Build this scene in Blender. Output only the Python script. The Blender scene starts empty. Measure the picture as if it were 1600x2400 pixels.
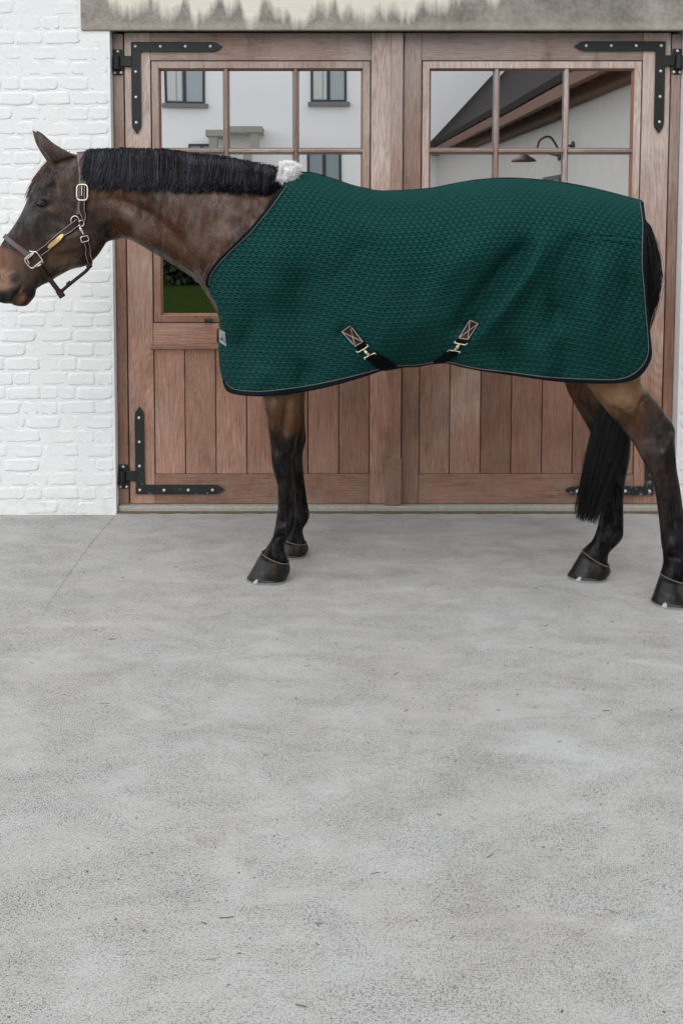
import bpy, bmesh, math, random
import numpy as np
from mathutils import Vector
from mathutils.bvhtree import BVHTree

random.seed(7); rng = np.random.default_rng(7)
SC = bpy.context.scene
COL = SC.collection

# ------------------------------------------------------------------ camera
F_PX, YH, VP, CH_, PPX = 2400.0, 500.0, 33000.0, 1.5, 730.0
PITCH = math.atan(F_PX / VP); PPY = YH + F_PX * math.tan(PITCH)
CAM = np.array([0.0, -5.01, CH_])
cam = bpy.data.cameras.new('camera'); cam_o = bpy.data.objects.new('camera', cam); COL.objects.link(cam_o)
cam.sensor_fit = 'HORIZONTAL'; cam.sensor_width = 36.0; cam.lens = F_PX / 1600 * 36
cam.shift_x = 0.5 - PPX / 1600; cam.shift_y = (PPY - 1200) / 1600
cam.clip_start = 0.05; cam.clip_end = 2000
cam_o.location = CAM; cam_o.rotation_euler = (math.pi / 2 - PITCH, 0, 0)
SC.camera = cam_o

# ------------------------------------------------------------------ sky, sun, exposure
SUN_EL, SUN_AZ = math.radians(54), math.radians(190)      # bright overcast: broad light from high up, a little from the yard side
w = bpy.data.worlds.new('World'); SC.world = w; w.use_nodes = True
nt = w.node_tree; nt.nodes.clear()
sky = nt.nodes.new('ShaderNodeTexSky'); sky.sky_type = 'NISHITA'; sky.sun_disc = False
sky.sun_elevation = SUN_EL; sky.sun_rotation = SUN_AZ; sky.dust_density = 1.0; sky.air_density = 0.6; sky.ozone_density = 1.0
hs = nt.nodes.new('ShaderNodeHueSaturation'); hs.inputs['Saturation'].default_value = 0.16
bg = nt.nodes.new('ShaderNodeBackground'); bg.inputs['Strength'].default_value = 0.15
wo = nt.nodes.new('ShaderNodeOutputWorld')
nt.links.new(sky.outputs[0], hs.inputs['Color']); nt.links.new(hs.outputs[0], bg.inputs['Color']); nt.links.new(bg.outputs[0], wo.inputs[0])
sun = bpy.data.lights.new('sun', 'SUN'); sun.energy = 0.5; sun.angle = math.radians(170); sun.color = (1.0, 0.975, 0.95)
sun_o = bpy.data.objects.new('sun', sun); COL.objects.link(sun_o)
sd = Vector((math.sin(SUN_AZ) * math.cos(SUN_EL), math.cos(SUN_AZ) * math.cos(SUN_EL), math.sin(SUN_EL)))
sun_o.rotation_euler = sd.to_track_quat('Z', 'Y').to_euler(); sun_o.location = (4, 10, 12)
SC.view_settings.view_transform = 'Standard'; SC.view_settings.look = 'None'
SC.view_settings.exposure = 1.36; SC.view_settings.gamma = 1.0
SC.render.engine = 'CYCLES'
SC.cycles.use_denoising = True
try:
    SC.cycles.denoiser = 'OPENIMAGEDENOISE'; SC.cycles.denoising_input_passes = 'RGB_ALBEDO_NORMAL'; SC.cycles.denoising_prefilter = 'ACCURATE'
except Exception: pass
SC.cycles.max_bounces = 8; SC.cycles.diffuse_bounces = 4; SC.cycles.glossy_bounces = 4; SC.cycles.transparent_max_bounces = 8

# ------------------------------------------------------------------ pixel -> place
_c, _s = math.cos(PITCH), math.sin(PITCH)
def ray(px, py):
    px = np.asarray(px, float); py = np.asarray(py, float)
    xc = (px - PPX) / F_PX; yc = -(py - PPY) / F_PX
    return np.stack([xc, _c + yc * _s, -_s + yc * _c], -1)
def at_y(px, py, y):
    d = ray(px, py); t = (np.asarray(y, float) - CAM[1]) / d[..., 1]
    return CAM + d * t[..., None]
def on_ground(px, py, z=0.0):
    d = ray(px, py); t = (z - CAM[2]) / d[..., 2]
    return CAM + d * np.asarray(t)[..., None]
YM_X = [-1.7, -0.6, 0.0, 1.25, 2.2]; YM_Y = [-0.68, -0.71, -0.76, -1.01, -1.20]
def ym(x): return np.interp(x, YM_X, YM_Y)                 # the horse stands a little askew to the doors
def at_h(px, py, off=0.0):
    y = np.full(np.shape(px), -0.8)
    for _ in range(6):
        P = at_y(px, py, y); y = ym(P[..., 0]) + off
    return at_y(px, py, y)
def to_px(P):
    v = P - CAM
    f = v[..., 1] * _c - v[..., 2] * _s; u = v[..., 1] * _s + v[..., 2] * _c
    return PPX + F_PX * v[..., 0] / f, PPY - F_PX * u / f
def X(px, py, y): return float(at_y(px, py, y)[0])
def Z(py, y): return float(at_y(PPX, py, y)[2])

# ------------------------------------------------------------------ materials
def S(c): # sRGB 0-255 -> linear
    return tuple(((v / 255) / 12.92 if v / 255 <= 0.04045 else ((v / 255 + 0.055) / 1.055) ** 2.4) for v in c) + (1.0,)
class NB:
    def __init__(s, name):
        s.m = bpy.data.materials.new(name); s.m.use_nodes = True; s.t = s.m.node_tree; s.t.nodes.clear()
        s.out = s.n('ShaderNodeOutputMaterial'); s.b = s.n('ShaderNodeBsdfPrincipled'); s.l(s.b.outputs[0], s.out.inputs[0])
    def n(s, typ, **kw):
        x = s.t.nodes.new(typ)
        for k, v in kw.items(): setattr(x, k, v)
        return x
    def l(s, a, b): s.t.links.new(a, b)
    def setin(s, sock, v):
        if hasattr(v, 'is_output'): s.l(v, sock)
        elif v is not None: sock.default_value = v
    def math(s, op, a, b=None, c=None, clamp=False):
        x = s.n('ShaderNodeMath', operation=op); x.use_clamp = clamp
        s.setin(x.inputs[0], a); s.setin(x.inputs[1], b)
        if c is not None: s.setin(x.inputs[2], c)
        return x.outputs[0]
    def vmath(s, op, a, b=None):
        x = s.n('ShaderNodeVectorMath', operation=op); s.setin(x.inputs[0], a)
        if b is not None: s.setin(x.inputs[1], b)
        return x.outputs[0]
    def mix(s, fac, a, b, blend='MIX'):
        x = s.n('ShaderNodeMix', data_type='RGBA', blend_type=blend); s.setin(x.inputs[0], fac)
        s.setin(x.inputs[6], a); s.setin(x.inputs[7], b); return x.outputs[2]
    def noise(s, vec, scale, detail=4, rough=0.55, dist=0.0):
        x = s.n('ShaderNodeTexNoise'); s.setin(x.inputs['Vector'], vec); x.inputs['Scale'].default_value = scale
        x.inputs['Detail'].default_value = detail; x.inputs['Roughness'].default_value = rough; x.inputs['Distortion'].default_value = dist
        return x.outputs[0]
    def ramp(s, fac, a, b, ca=(0, 0, 0, 1), cb=(1, 1, 1, 1)):
        x = s.n('ShaderNodeValToRGB'); s.setin(x.inputs[0], fac)
        x.color_ramp.elements[0].position = a; x.color_ramp.elements[0].color = ca
        x.color_ramp.elements[1].position = b; x.color_ramp.elements[1].color = cb
        return x.outputs[0]
    def bump(s, h, strength=0.3, dist=0.01, normal=None):
        x = s.n('ShaderNodeBump'); s.setin(x.inputs['Height'], h); x.inputs['Strength'].default_value = strength; x.inputs['Distance'].default_value = dist
        if normal is not None: s.l(normal, x.inputs['Normal'])
        return x.outputs[0]
    def obj(s):
        tc = s.n('ShaderNodeTexCoord'); return tc.outputs['Object']
    def world(s):
        g = s.n('ShaderNodeNewGeometry'); return g.outputs['Position']
    def scale(s, v, sc): return s.vmath('MULTIPLY', v, sc)
    def fin(s, color=None, rough=None, normal=None, metal=None, spec=None):
        s.setin(s.b.inputs['Base Color'], color); s.setin(s.b.inputs['Roughness'], rough); s.setin(s.b.inputs['Metallic'], metal)
        if spec is not None: s.setin(s.b.inputs['Specular IOR Level'], spec)
        if normal is not None: s.l(normal, s.b.inputs['Normal'])
        return s.m

def plain(name, color, rough=0.6, metal=0.0, var=0.12, bump=0.0, scale=60, spec=None):
    m = NB(name); v = m.obj(); n = m.noise(v, scale, 5)
    c = tuple(color[:3])
    col = m.mix(n, tuple(x * (1 - var) for x in c) + (1,), tuple(min(1, x * (1 + var)) for x in c) + (1,))
    nn = m.bump(n, bump, 0.003) if bump else None
    return m.fin(col, rough, nn, metal, spec)

def wood(name, horiz=False, dark=0.0):
    m = NB(name); o = m.obj(); oi = m.n('ShaderNodeObjectInfo')
    rnd = m.math('MULTIPLY', oi.outputs['Random'], 57.0)
    cb = m.n('ShaderNodeCombineXYZ'); m.l(rnd, cb.inputs[0]); m.l(rnd, cb.inputs[1]); m.l(rnd, cb.inputs[2])
    v = m.vmath('ADD', o, cb.outputs[0])
    g = (1, 1, .045) if not horiz else (.045, 1, 1)
    g2 = (1, 1, .16) if not horiz else (.16, 1, 1)
    vs = m.scale(v, g); v2 = m.scale(v, g2)
    warp = m.noise(m.scale(v, (1, 1, .35) if not horiz else (.35, 1, 1)), 5, 2)
    # figure: distorted rings cut flat
    a = m.noise(v2, 6.0, 2, .5, .6)
    rings = m.math('SINE', m.math('MULTIPLY', a, 170.0))
    rings = m.math('MULTIPLY_ADD', rings, .5, .5)
    streak = m.noise(vs, 170, 4, .65)
    pores = m.noise(vs, 520, 2, .5)
    broad = m.noise(v, 2.2, 3, .5)
    tone = m.math('MULTIPLY_ADD', streak, 1.15, m.math('MULTIPLY', rings, m.math('MULTIPLY_ADD', oi.outputs['Random'], .20, .0)))
    tone = m.math('ADD', tone, m.math('MULTIPLY_ADD', broad, .7, -.55))
    fresh = m.mix(tone, S((102, 68, 53)), S((186, 141, 117)))
    grey = m.mix(tone, S((130, 113, 104)), S((204, 187, 177)))
    wp = m.world(); sep = m.n('ShaderNodeSeparateXYZ'); m.l(wp, sep.inputs[0])
    # boards bleach where rain and light reach them: patches, more of them high up on the leaf
    wea = m.noise(m.scale(wp, (1, 1, .45)), 2.6, 4, .6)
    wea = m.math('ADD', wea, m.math('MULTIPLY_ADD', sep.outputs[2], .27, -.33))
    wea = m.math('ADD', wea, m.math('MULTIPLY_ADD', oi.outputs['Random'], .24, -.12))
    wea = m.ramp(wea, .40, .78)
    col = m.mix(wea, fresh, grey)
    # water marks
    st = m.noise(m.scale(wp, (3, 3, 1.2)), 3.0, 5, .65)
    col = m.mix(m.math('MULTIPLY', m.ramp(st, .54, .72), .5), col, S((92, 74, 62)))
    du = m.math('MULTIPLY', m.ramp(sep.outputs[2], .02, .40, (1, 1, 1, 1), (0, 0, 0, 1)), m.ramp(m.noise(wp, 9, 6, .75), .42, .70))
    col = m.mix(m.math('MULTIPLY', du, .55), col, S((158, 146, 134)))
    hsv = m.n('ShaderNodeHueSaturation'); m.l(col, hsv.inputs['Color'])
    m.l(m.math('MULTIPLY_ADD', oi.outputs['Random'], .42, 0.82 - dark), hsv.inputs['Value']); hsv.inputs['Saturation'].default_value = .95
    col2 = m.mix(m.math('MULTIPLY', m.ramp(pores, .56, .70), .42), hsv.outputs[0], S((66, 45, 34)))
    nn = m.bump(m.math('ADD', streak, m.math('MULTIPLY', pores, .5)), .35, .002)
    return m.fin(col2, m.math('MULTIPLY_ADD', streak, .2, .5), nn, spec=.3)

def mat_brick():
    m = NB('white_painted_brick'); p = m.world()
    n = m.noise(p, 3.0, 4); n2 = m.noise(p, 90, 5, .6); n3 = m.noise(p, 14, 4, .6)
    oi = m.n('ShaderNodeObjectInfo')
    col = m.mix(n, S((220, 222, 222)), S((232, 232, 230)))
    col = m.mix(m.math('MULTIPLY', m.ramp(n3, .62, .8), .25), col, S((205, 205, 200)))
    sep = m.n('ShaderNodeSeparateXYZ'); m.l(p, sep.inputs[0])
    # splashed dirt just above the yard
    sp = m.math('MULTIPLY', m.ramp(sep.outputs[2], .0, .22, (1, 1, 1, 1), (0, 0, 0, 1)), m.ramp(m.noise(p, 22, 5, .7), .45, .75))
    col = m.mix(m.math('MULTIPLY', sp, .5), col, S((176, 172, 160)))
    sp2 = m.ramp(m.noise(p, 60, 1, .5), .80, .83)
    col = m.mix(m.math('MULTIPLY', sp2, .7), col, S((120, 112, 100)))
    nn = m.bump(m.math('MULTIPLY_ADD', n3, 2.0, m.math('MULTIPLY', n2, .6)), .45, .005)
    return m.fin(col, .6, nn, spec=.25)

def mat_concrete():
    m = NB('pale_concrete'); p = m.world(); ps = m.scale(p, (.75, 1.25, 1))
    def N(off, sc, det=4, ro=.6, di=0.0, v=None): return m.noise(m.vmath('ADD', ps if v is None else v, off), sc, det, ro, di)
    fine = N((0, 0, 0), 300, 3, .7, v=p)
    col = m.mix(N((31, 7, 0), 1.1, 3), S((174, 176, 174)), S((182, 179, 174)))
    col = m.mix(m.math('MULTIPLY', m.ramp(N((2, 9, 0), 4.5, 6, .68, .8), .46, .70), .45), col, S((194, 197, 196)))      # smooth cement skin
    col = m.mix(m.math('MULTIPLY', m.ramp(N((-7, 2, 0), 2.6, 6, .7, .6), .52, .74), .42), col, S((136, 133, 127)))      # damp, walked-in dirt
    col = m.mix(m.math('MULTIPLY', m.ramp(N((-9, 14, 0), 1.9, 4, .65), .54, .72), .30), col, S((172, 162, 161)))
    worn = m.ramp(N((5, 3, 0), 5.0, 6, .7, .5), .36, .62)                                                              # where the skin is worn, dark grit shows
    g1 = m.ramp(N((1, 0, 0), 230, 3, .75, v=p), .53, .64); g2_ = m.ramp(N((3, 8, 0), 430, 2, .7, v=p), .49, .62); g3 = m.ramp(N((0, 5, 0), 120, 4, .8, v=p), .57, .63)
    g4 = m.ramp(N((4, 4, 0), 78, 6, .85, v=m.scale(p, (1, .7, 1))), .55, .62); g5 = m.ramp(N((-4, 6, 0), 40, 7, .88, v=m.scale(p, (1, .6, 1))), .56, .62)
    k = m.math('MULTIPLY_ADD', worn, .85, .30)
    col = m.mix(m.math('MULTIPLY', g4, m.math('MULTIPLY', k, .50)), col, S((104, 102, 98)))
    col = m.mix(m.math('MULTIPLY', g5, m.math('MULTIPLY', k, .34)), col, S((116, 112, 106)))
    col = m.mix(m.math('MULTIPLY', g2_, m.math('MULTIPLY', k, .65)), col, S((92, 92, 90)))
    col = m.mix(m.math('MULTIPLY', g1, m.math('MULTIPLY', k, .85)), col, S((72, 72, 70)))
    col = m.mix(m.math('MULTIPLY', g3, m.math('MULTIPLY', k, .55)), col, S((66, 63, 58)))
    pale = m.ramp(N((8, -4, 0), 350, 2, .6, v=p), .58, .68)
    col = m.mix(m.math('MULTIPLY', pale, .45), col, S((222, 224, 222)))
    pit = m.ramp(N((0, 0, 0), 52, 2, .5, v=p), .72, .735)
    col = m.mix(m.math('MULTIPLY', pit, .75), col, S((58, 52, 46)))
    h = m.math('SUBTRACT', m.math('MULTIPLY', fine, .6), m.math('MULTIPLY', m.math('ADD', g1, g3), .5))
    nn = m.bump(h, .5, .003)
    return m.fin(col, .9, nn, spec=.15)

def mat_lintel():
    m = NB('stained_pale_timber'); p = m.world(); sep = m.n('ShaderNodeSeparateXYZ'); m.l(p, sep.inputs[0])
    x, z = sep.outputs[0], sep.outputs[2]
    def line(scale, seed, detail=2):
        c = m.n('ShaderNodeCombineXYZ'); m.l(x, c.inputs[0]); c.inputs[1].default_value = seed
        return m.noise(c.outputs[0], scale, detail, .5)
    a = m.math('MULTIPLY', m.ramp(line(6.0, 3, 3), .40, .72), .15)
    b = m.math('MULTIPLY', m.ramp(line(19.0, 9, 3), .46, .80), .09)
    c = m.math('MULTIPLY', line(60.0, 5), .02)
    ends = m.math('ADD', m.ramp(x, .0, 1.0), 0.0)
    e1 = m.n('ShaderNodeMapRange'); m.l(x, e1.inputs[0]); e1.inputs[1].default_value = -.80; e1.inputs[2].default_value = -1.05
    e2 = m.n('ShaderNodeMapRange'); m.l(x, e2.inputs[0]); e2.inputs[1].default_value = .45; e2.inputs[2].default_value = 1.25
    lift = m.math('ADD', m.math('MULTIPLY', e1.outputs[0], .13), m.math('MULTIPLY', e2.outputs[0], .15))
    top = m.math('ADD', m.math('ADD', a, b), m.math('ADD', c, lift))
    zz = m.math('SUBTRACT', z, 2.405)
    jit = m.noise(m.scale(p, (1, 1, .45)), 34, 6, .75)
    d = m.math('SUBTRACT', m.math('ADD', top, m.math('MULTIPLY_ADD', jit, .09, -.045)), zz)
    stain = m.ramp(m.math('MULTIPLY_ADD', d, 10.0, .5), .2, .95)
    grain = m.noise(m.scale(p, (1, 6, 14)), 7, 5, .65); g2 = m.noise(p, 55, 5, .7); blot = m.noise(p, 5, 4)
    clean = m.mix(grain, S((204, 195, 180)), S((230, 224, 212)))
    dirty = m.mix(m.math('MULTIPLY_ADD', g2, 1.1, m.math('MULTIPLY_ADD', blot, 1.6, -.85)), S((84, 80, 75)), S((164, 158, 149)))
    pale = m.math('MULTIPLY', m.ramp(zz, 0.0, .022, (1, 1, 1, 1), (0, 0, 0, 1)), .22)
    col = m.mix(m.math('MULTIPLY', stain, .95), clean, dirty)
    col = m.mix(pale, col, S((190, 182, 164)))
    nn = m.bump(m.math('ADD', grain, m.math('MULTIPLY', g2, .4)), .3, .004)
    return m.fin(col, .8, nn, spec=.2)

def mat_iron():
    m = NB('black_painted_iron'); p = m.obj(); w_ = m.world()
    n = m.noise(p, 40, 4); g = m.noise(w_, 55, 4, .7)
    sep = m.n('ShaderNodeSeparateXYZ'); m.l(w_, sep.inputs[0])
    low = m.ramp(sep.outputs[2], .10, .32, (1, 1, 1, 1), (0, 0, 0, 1))      # lime splashes near the ground
    sx = m.ramp(sep.outputs[0], .6, 1.4)
    spl = m.ramp(m.math('ADD', g, m.math('MULTIPLY', sx, .05)), .62, .68)
    col = m.mix(n, S((24, 27, 27)), S((40, 43, 42)))
    col = m.mix(m.math('MULTIPLY', m.math('MULTIPLY', spl, low), .75), col, S((150, 152, 152)))
    return m.fin(col, m.math('MULTIPLY_ADD', n, .2, .38), m.bump(n, .15, .002), spec=.35)

def mat_attr(name, attr, rough=.5, hair=0.0, sheen=0.0, spec=.4, hs=420):
    m = NB(name); a = m.n('ShaderNodeAttribute', attribute_name=attr, attribute_type='GEOMETRY')
    p = m.obj()
    n = m.noise(p, 26, 5, .6); f = m.noise(m.scale(p, (1, 1, .35)), hs, 3, .6); b2 = m.noise(p, 7, 3, .5)
    k = m.math('ADD', m.math('MULTIPLY_ADD', n, .8, .6), m.math('MULTIPLY_ADD', f, .7, -.35))
    k = m.math('MULTIPLY', k, m.math('MULTIPLY_ADD', b2, .5, .75))
    c = m.vmath('MULTIPLY', a.outputs['Color'], None)
    x = c.node; m.l(k, x.inputs[1])
    m.b.inputs['Sheen Weight'].default_value = sheen; m.b.inputs['Sheen Roughness'].default_value = .35
    m.b.inputs['Sheen Tint'].default_value = (.8, .82, .9, 1)
    flow = m.noise(m.scale(p, (1.0, 1.0, .4)), 34, 4, .65, .6)
    sp = m.math('MULTIPLY', m.ramp(m.math('MULTIPLY_ADD', flow, .75, m.math('MULTIPLY', f, .3)), .46, .76), spec * 2.6)
    return m.fin(c, rough, m.bump(m.math('MULTIPLY_ADD', flow, .8, f), hair, .003), spec=m.math('ADD', sp, .035))

def mat_rug():
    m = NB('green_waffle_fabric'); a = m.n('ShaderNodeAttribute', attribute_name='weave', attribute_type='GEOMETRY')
    p = m.obj(); n = m.noise(p, 500, 3, .6); b2 = m.noise(p, 3.0, 3)
    yarn = m.mix(b2, S((4, 54, 49)), S((7, 62, 56)))
    yarn = m.mix(m.math('MULTIPLY', n, .22), yarn, S((48, 92, 90)))
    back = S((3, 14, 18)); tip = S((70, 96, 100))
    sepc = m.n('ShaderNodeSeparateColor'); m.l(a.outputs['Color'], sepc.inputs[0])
    col = m.mix(sepc.outputs[0], yarn, back)  # darkens the weave grooves: blackish backing plus painted recess shade
    col = m.mix(m.math('MULTIPLY', sepc.outputs[1], .22), col, tip)
    m.b.inputs['Sheen Weight'].default_value = .0; m.b.inputs['Sheen Roughness'].default_value = .5
    m.b.inputs['Sheen Tint'].default_value = (.6, .85, .82, 1)
    return m.fin(col, .8, m.bump(n, .3, .002), spec=.08)

def mat_glass():
    m = NB('reflecting_glass'); m.t.nodes.remove(m.b)
    g = m.n('ShaderNodeBsdfGlossy'); g.inputs['Roughness'].default_value = 0.0; g.inputs['Color'].default_value = (.96, .98, 1, 1)
    t = m.n('ShaderNodeBsdfTransparent'); t.inputs['Color'].default_value = (.55, .58, .57, 1)
    p = m.world(); n = m.noise(p, 1.6, 1)
    nn = m.bump(n, .05, .006); m.l(nn, g.inputs['Normal'])
    fr = m.n('ShaderNodeFresnel'); fr.inputs['IOR'].default_value = 1.5
    k = m.math('MULTIPLY_ADD', fr.outputs[0], 1.2, .90, clamp=True)      # coated double glazing
    mx = m.n('ShaderNodeMixShader'); m.l(k, mx.inputs[0]); m.l(t.outputs[0], mx.inputs[1]); m.l(g.outputs[0], mx.inputs[2])
    m.l(mx.outputs[0], m.out.inputs[0]); return m.m

def mat_hair(name, c1, c2, rough=.35):
    m = NB(name); a = m.n('ShaderNodeAttribute', attribute_name='tint', attribute_type='GEOMETRY')
    col = m.mix(a.outputs['Fac'], c1, c2); return m.fin(col, rough, spec=.30)

def mat_hoof():
    m = NB('oiled_hoof_horn'); p = m.obj()
    n = m.noise(m.scale(p, (1, 1, .25)), 60, 4, .6); g = m.noise(m.scale(p, (.5, .5, 2.2)), 38, 3, .6); b2 = m.noise(p, 9, 2)
    col = m.mix(n, S((10, 9, 9)), S((28, 25, 23)))
    col = m.mix(m.math('MULTIPLY', m.ramp(m.math('MULTIPLY_ADD', b2, .8, m.math('MULTIPLY', n, .3)), .62, .80), .55), col, S((104, 92, 72)))  # warm patches paint highlights into the horn colour
    return m.fin(col, m.math('MULTIPLY_ADD', n, .25, .18), m.bump(m.math('ADD', g, n), .35, .004), spec=.32)

M = dict(
    woodv=wood('weathered_hardwood_upright'), woodh=wood('weathered_hardwood_level', True), woodd=wood('dark_hardwood_block', False, .18),
    bead=plain('orange_brown_bead', S((128, 88, 66)), .55, var=.25), sealant=plain('grey_glazing_seal', S((120, 118, 122)), .6),
    brick=mat_brick(), concrete=mat_concrete(), lintel=mat_lintel(), iron=mat_iron(),
    zinc=plain('zinc_bolt', S((205, 205, 202)), .35, .35, .15), glass=mat_glass(),
    sill=plain('rough_grey_threshold', S((158, 155, 146)), .9, var=.35, bump=.6, scale=45), moss=plain('earth_in_joint', S((104, 88, 62)), .95, var=.5, bump=.6, scale=90),
    coat=mat_attr('bay_coat', 'coat', .33, .28, .0, .2), mane=mat_hair('black_horsehair', S((5, 5, 7)), S((66, 66, 76))),
    forel=mat_hair('brown_forelock_hair', S((40, 28, 22)), S((124, 96, 76))), tail=mat_hair('black_tail_hair', S((6, 6, 7)), S((44, 39, 38))),
    hoof=mat_hoof(), coronet=plain('pale_coronet_rim', S((104, 98, 88)), .6, var=.4, bump=.4), shoe=plain('steel_shoe', S((150, 150, 150)), .4, .6, .25),
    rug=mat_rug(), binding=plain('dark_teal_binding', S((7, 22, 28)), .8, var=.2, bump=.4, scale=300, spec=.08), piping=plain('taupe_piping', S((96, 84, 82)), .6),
    web=plain('black_webbing', S((5, 7, 10)), .75, var=.3, bump=.4, scale=300, spec=.08), leather=plain('dark_brown_leather', S((44, 27, 24)), .42, var=.25, bump=.2, scale=160, spec=.25),
    leather2=plain('taupe_brown_leather', S((92, 78, 80)), .5, var=.15, bump=.15, scale=160), stitch=plain('cream_stitching', S((188, 172, 164)), .7),
    silver=plain('polished_steel_fitting', S((214, 208, 198)), .22, .75, .1), gold=plain('pale_gold_clip', S((214, 200, 150)), .3, .7), brass=plain('brushed_brass_plate', S((196, 168, 112)), .42, .45, .2, .2, 200),
    fleece=plain('white_fleece', S((246, 245, 242)), .95, var=.06, bump=.6, scale=120), tag=plain('grey_white_label', S((138, 138, 142)), .6), tagmark=plain('dark_label_print', S((66, 64, 68)), .6),
    eye=plain('dark_brown_eye', S((18, 13, 12)), .06), lid=plain('black_eyelid', S((24, 22, 24)), .4),
    render=plain('white_render', S((244, 243, 240)), .8, var=.02), roof=plain('dark_roof_tile', S((36, 31, 29)), .9, var=.4, bump=.5, scale=9, spec=.1), timber=plain('brown_eave_timber', S((96, 62, 42)), .7, var=.3, scale=14),
    bounce_tone=plain('pale_bounce_tone', S((206, 202, 194)), .95, var=.2, bump=.5, scale=20), lime=plain('greyed_limewash', S((186, 182, 176)), .9, var=.12, bump=.4, scale=5), dark=plain('dark_window_frame', S((50, 52, 54)), .5), curtain=plain('pale_curtain', S((206, 206, 200)), .8), wglass=plain('far_window_glass', S((150, 162, 164)), .08),
    grass=plain('mown_grass', S((34, 46, 18)), 1.0, var=.6, bump=.5, scale=5, spec=0.0), hedge=plain('hedge_leaf', S((36, 54, 26)), .8, var=.5, scale=30), inner=plain('stable_inside', S((110, 104, 96)), .9),
    straw=plain('dry_straw', S((150, 138, 98)), .7, var=.25), twig=plain('dark_twig', S((92, 84, 72)), .8, var=.3), copper=plain('copper_lamp', S((84, 60, 50)), .5, .2))

# ------------------------------------------------------------------ object helpers
LOC = {}
def tag(o, label, cat, group=None, kind=None):
    if label: o['label'] = label
    if cat: o['category'] = cat
    if group: o['group'] = group
    if kind: o['kind'] = kind
    return o
def thing(name, loc, label, cat, group=None):
    o = bpy.data.objects.new(name, None); COL.objects.link(o); o.location = loc; o.empty_display_size = .1
    LOC[o.name] = np.array(loc, float); return tag(o, label, cat, group)
def place(name, me, c, parent):
    o = bpy.data.objects.new(name, me); COL.objects.link(o)
    LOC[o.name] = np.array(c, float)
    if parent is not None:
        o.parent = parent; o.location = np.array(c) - LOC[parent.name]
    else: o.location = c
    return o
def mk(name, V, Fc, mat, parent=None, smooth=False, center=None):
    V = np.asarray(V, float).reshape(-1, 3)
    c = (V.min(0) + V.max(0)) / 2 if center is None else np.asarray(center, float)
    me = bpy.data.meshes.new(name); me.from_pydata((V - c).tolist(), [], [tuple(int(i) for i in q) for q in Fc]); me.update()
    if mat is not None: me.materials.append(M[mat] if isinstance(mat, str) else mat)
    if smooth: me.polygons.foreach_set('use_smooth', [True] * len(me.polygons))
    return place(name, me, c, parent)
def attr_color(o, name, C):
    a = o.data.attributes.new(name, 'FLOAT_COLOR', 'POINT'); C = np.asarray(C, np.float32)
    if C.shape[1] == 3: C = np.concatenate([C, np.ones((len(C), 1), np.float32)], 1)
    a.data.foreach_set('color', C.ravel())
def bm_box(bm, x0, x1, y0, y1, z0, z1, bev=0.0, seg=1):
    r = bmesh.ops.create_cube(bm, size=1.0); vs = r['verts']
    for v in vs:
        v.co = Vector(((x0 + x1) / 2 + v.co.x * (x1 - x0), (y0 + y1) / 2 + v.co.y * (y1 - y0), (z0 + z1) / 2 + v.co.z * (z1 - z0)))
    if bev:
        es = list({e for v in vs for e in v.link_edges}); bmesh.ops.bevel(bm, geom=es, offset=bev, segments=seg, affect='EDGES', profile=.5)
def from_bm(name, bm, mat, parent=None, smooth=False):
    V = np.array([v.co[:] for v in bm.verts]); bm.verts.index_update()
    Fc = [[v.index for v in f.verts] for f in bm.faces]; bm.free()
    return mk(name, V, Fc, mat, parent, smooth)
def box(name, x0, x1, y0, y1, z0, z1, mat, parent=None, bev=0.0, seg=1):
    bm = bmesh.new(); bm_box(bm, x0, x1, y0, y1, z0, z1, bev, seg); return from_bm(name, bm, mat, parent)
def boxes(name, L, mat, parent=None, bev=0.0):
    bm = bmesh.new()
    for b in L: bm_box(bm, *b, bev)
    return from_bm(name, bm, mat, parent)
def prism(P2, y0, y1):
    """outline (x,z) list -> V,F extruded between y0 (front) and y1"""
    n = len(P2); V = [(x, y0, z) for x, z in P2] + [(x, y1, z) for x, z in P2]
    Fc = [tuple(range(n)), tuple(range(2 * n - 1, n - 1, -1))] + [(i, i + n, (i + 1) % n + n, (i + 1) % n) for i in range(n)]
    return V, Fc
def tube(P, r, n=8, closed=False, caps=True):
    P = np.asarray(P, float); k = len(P); r = np.broadcast_to(np.asarray(r, float), (k,))
    T = np.gradient(P, axis=0) if not closed else np.roll(P, -1, 0) - np.roll(P, 1, 0)
    T /= np.linalg.norm(T, axis=1)[:, None] + 1e-12
    up = np.array([0.13, -1, .21]); up /= np.linalg.norm(up)
    A = np.cross(T, up); A /= np.linalg.norm(A, axis=1)[:, None] + 1e-9; B = np.cross(T, A)
    th = np.linspace(0, 2 * np.pi, n, endpoint=False)
    V = (P[:, None] + r[:, None, None] * (np.cos(th)[None, :, None] * A[:, None] + np.sin(th)[None, :, None] * B[:, None])).reshape(-1, 3)
    Fc = []
    for i in range(k if closed else k - 1):
        a, b = i * n, ((i + 1) % k) * n
        for j in range(n): Fc.append((a + j, a + (j + 1) % n, b + (j + 1) % n, b + j))
    if caps and not closed: Fc += [tuple(range(n))[::-1], tuple(range((k - 1) * n, k * n))]
    return V, Fc
def join(parts):
    V = []; Fc = []; o = 0
    for v, f in parts:
        v = np.asarray(v, float).reshape(-1, 3); V.append(v); Fc += [tuple(i + o for i in q) for q in f]; o += len(v)
    return np.concatenate(V), Fc
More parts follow.
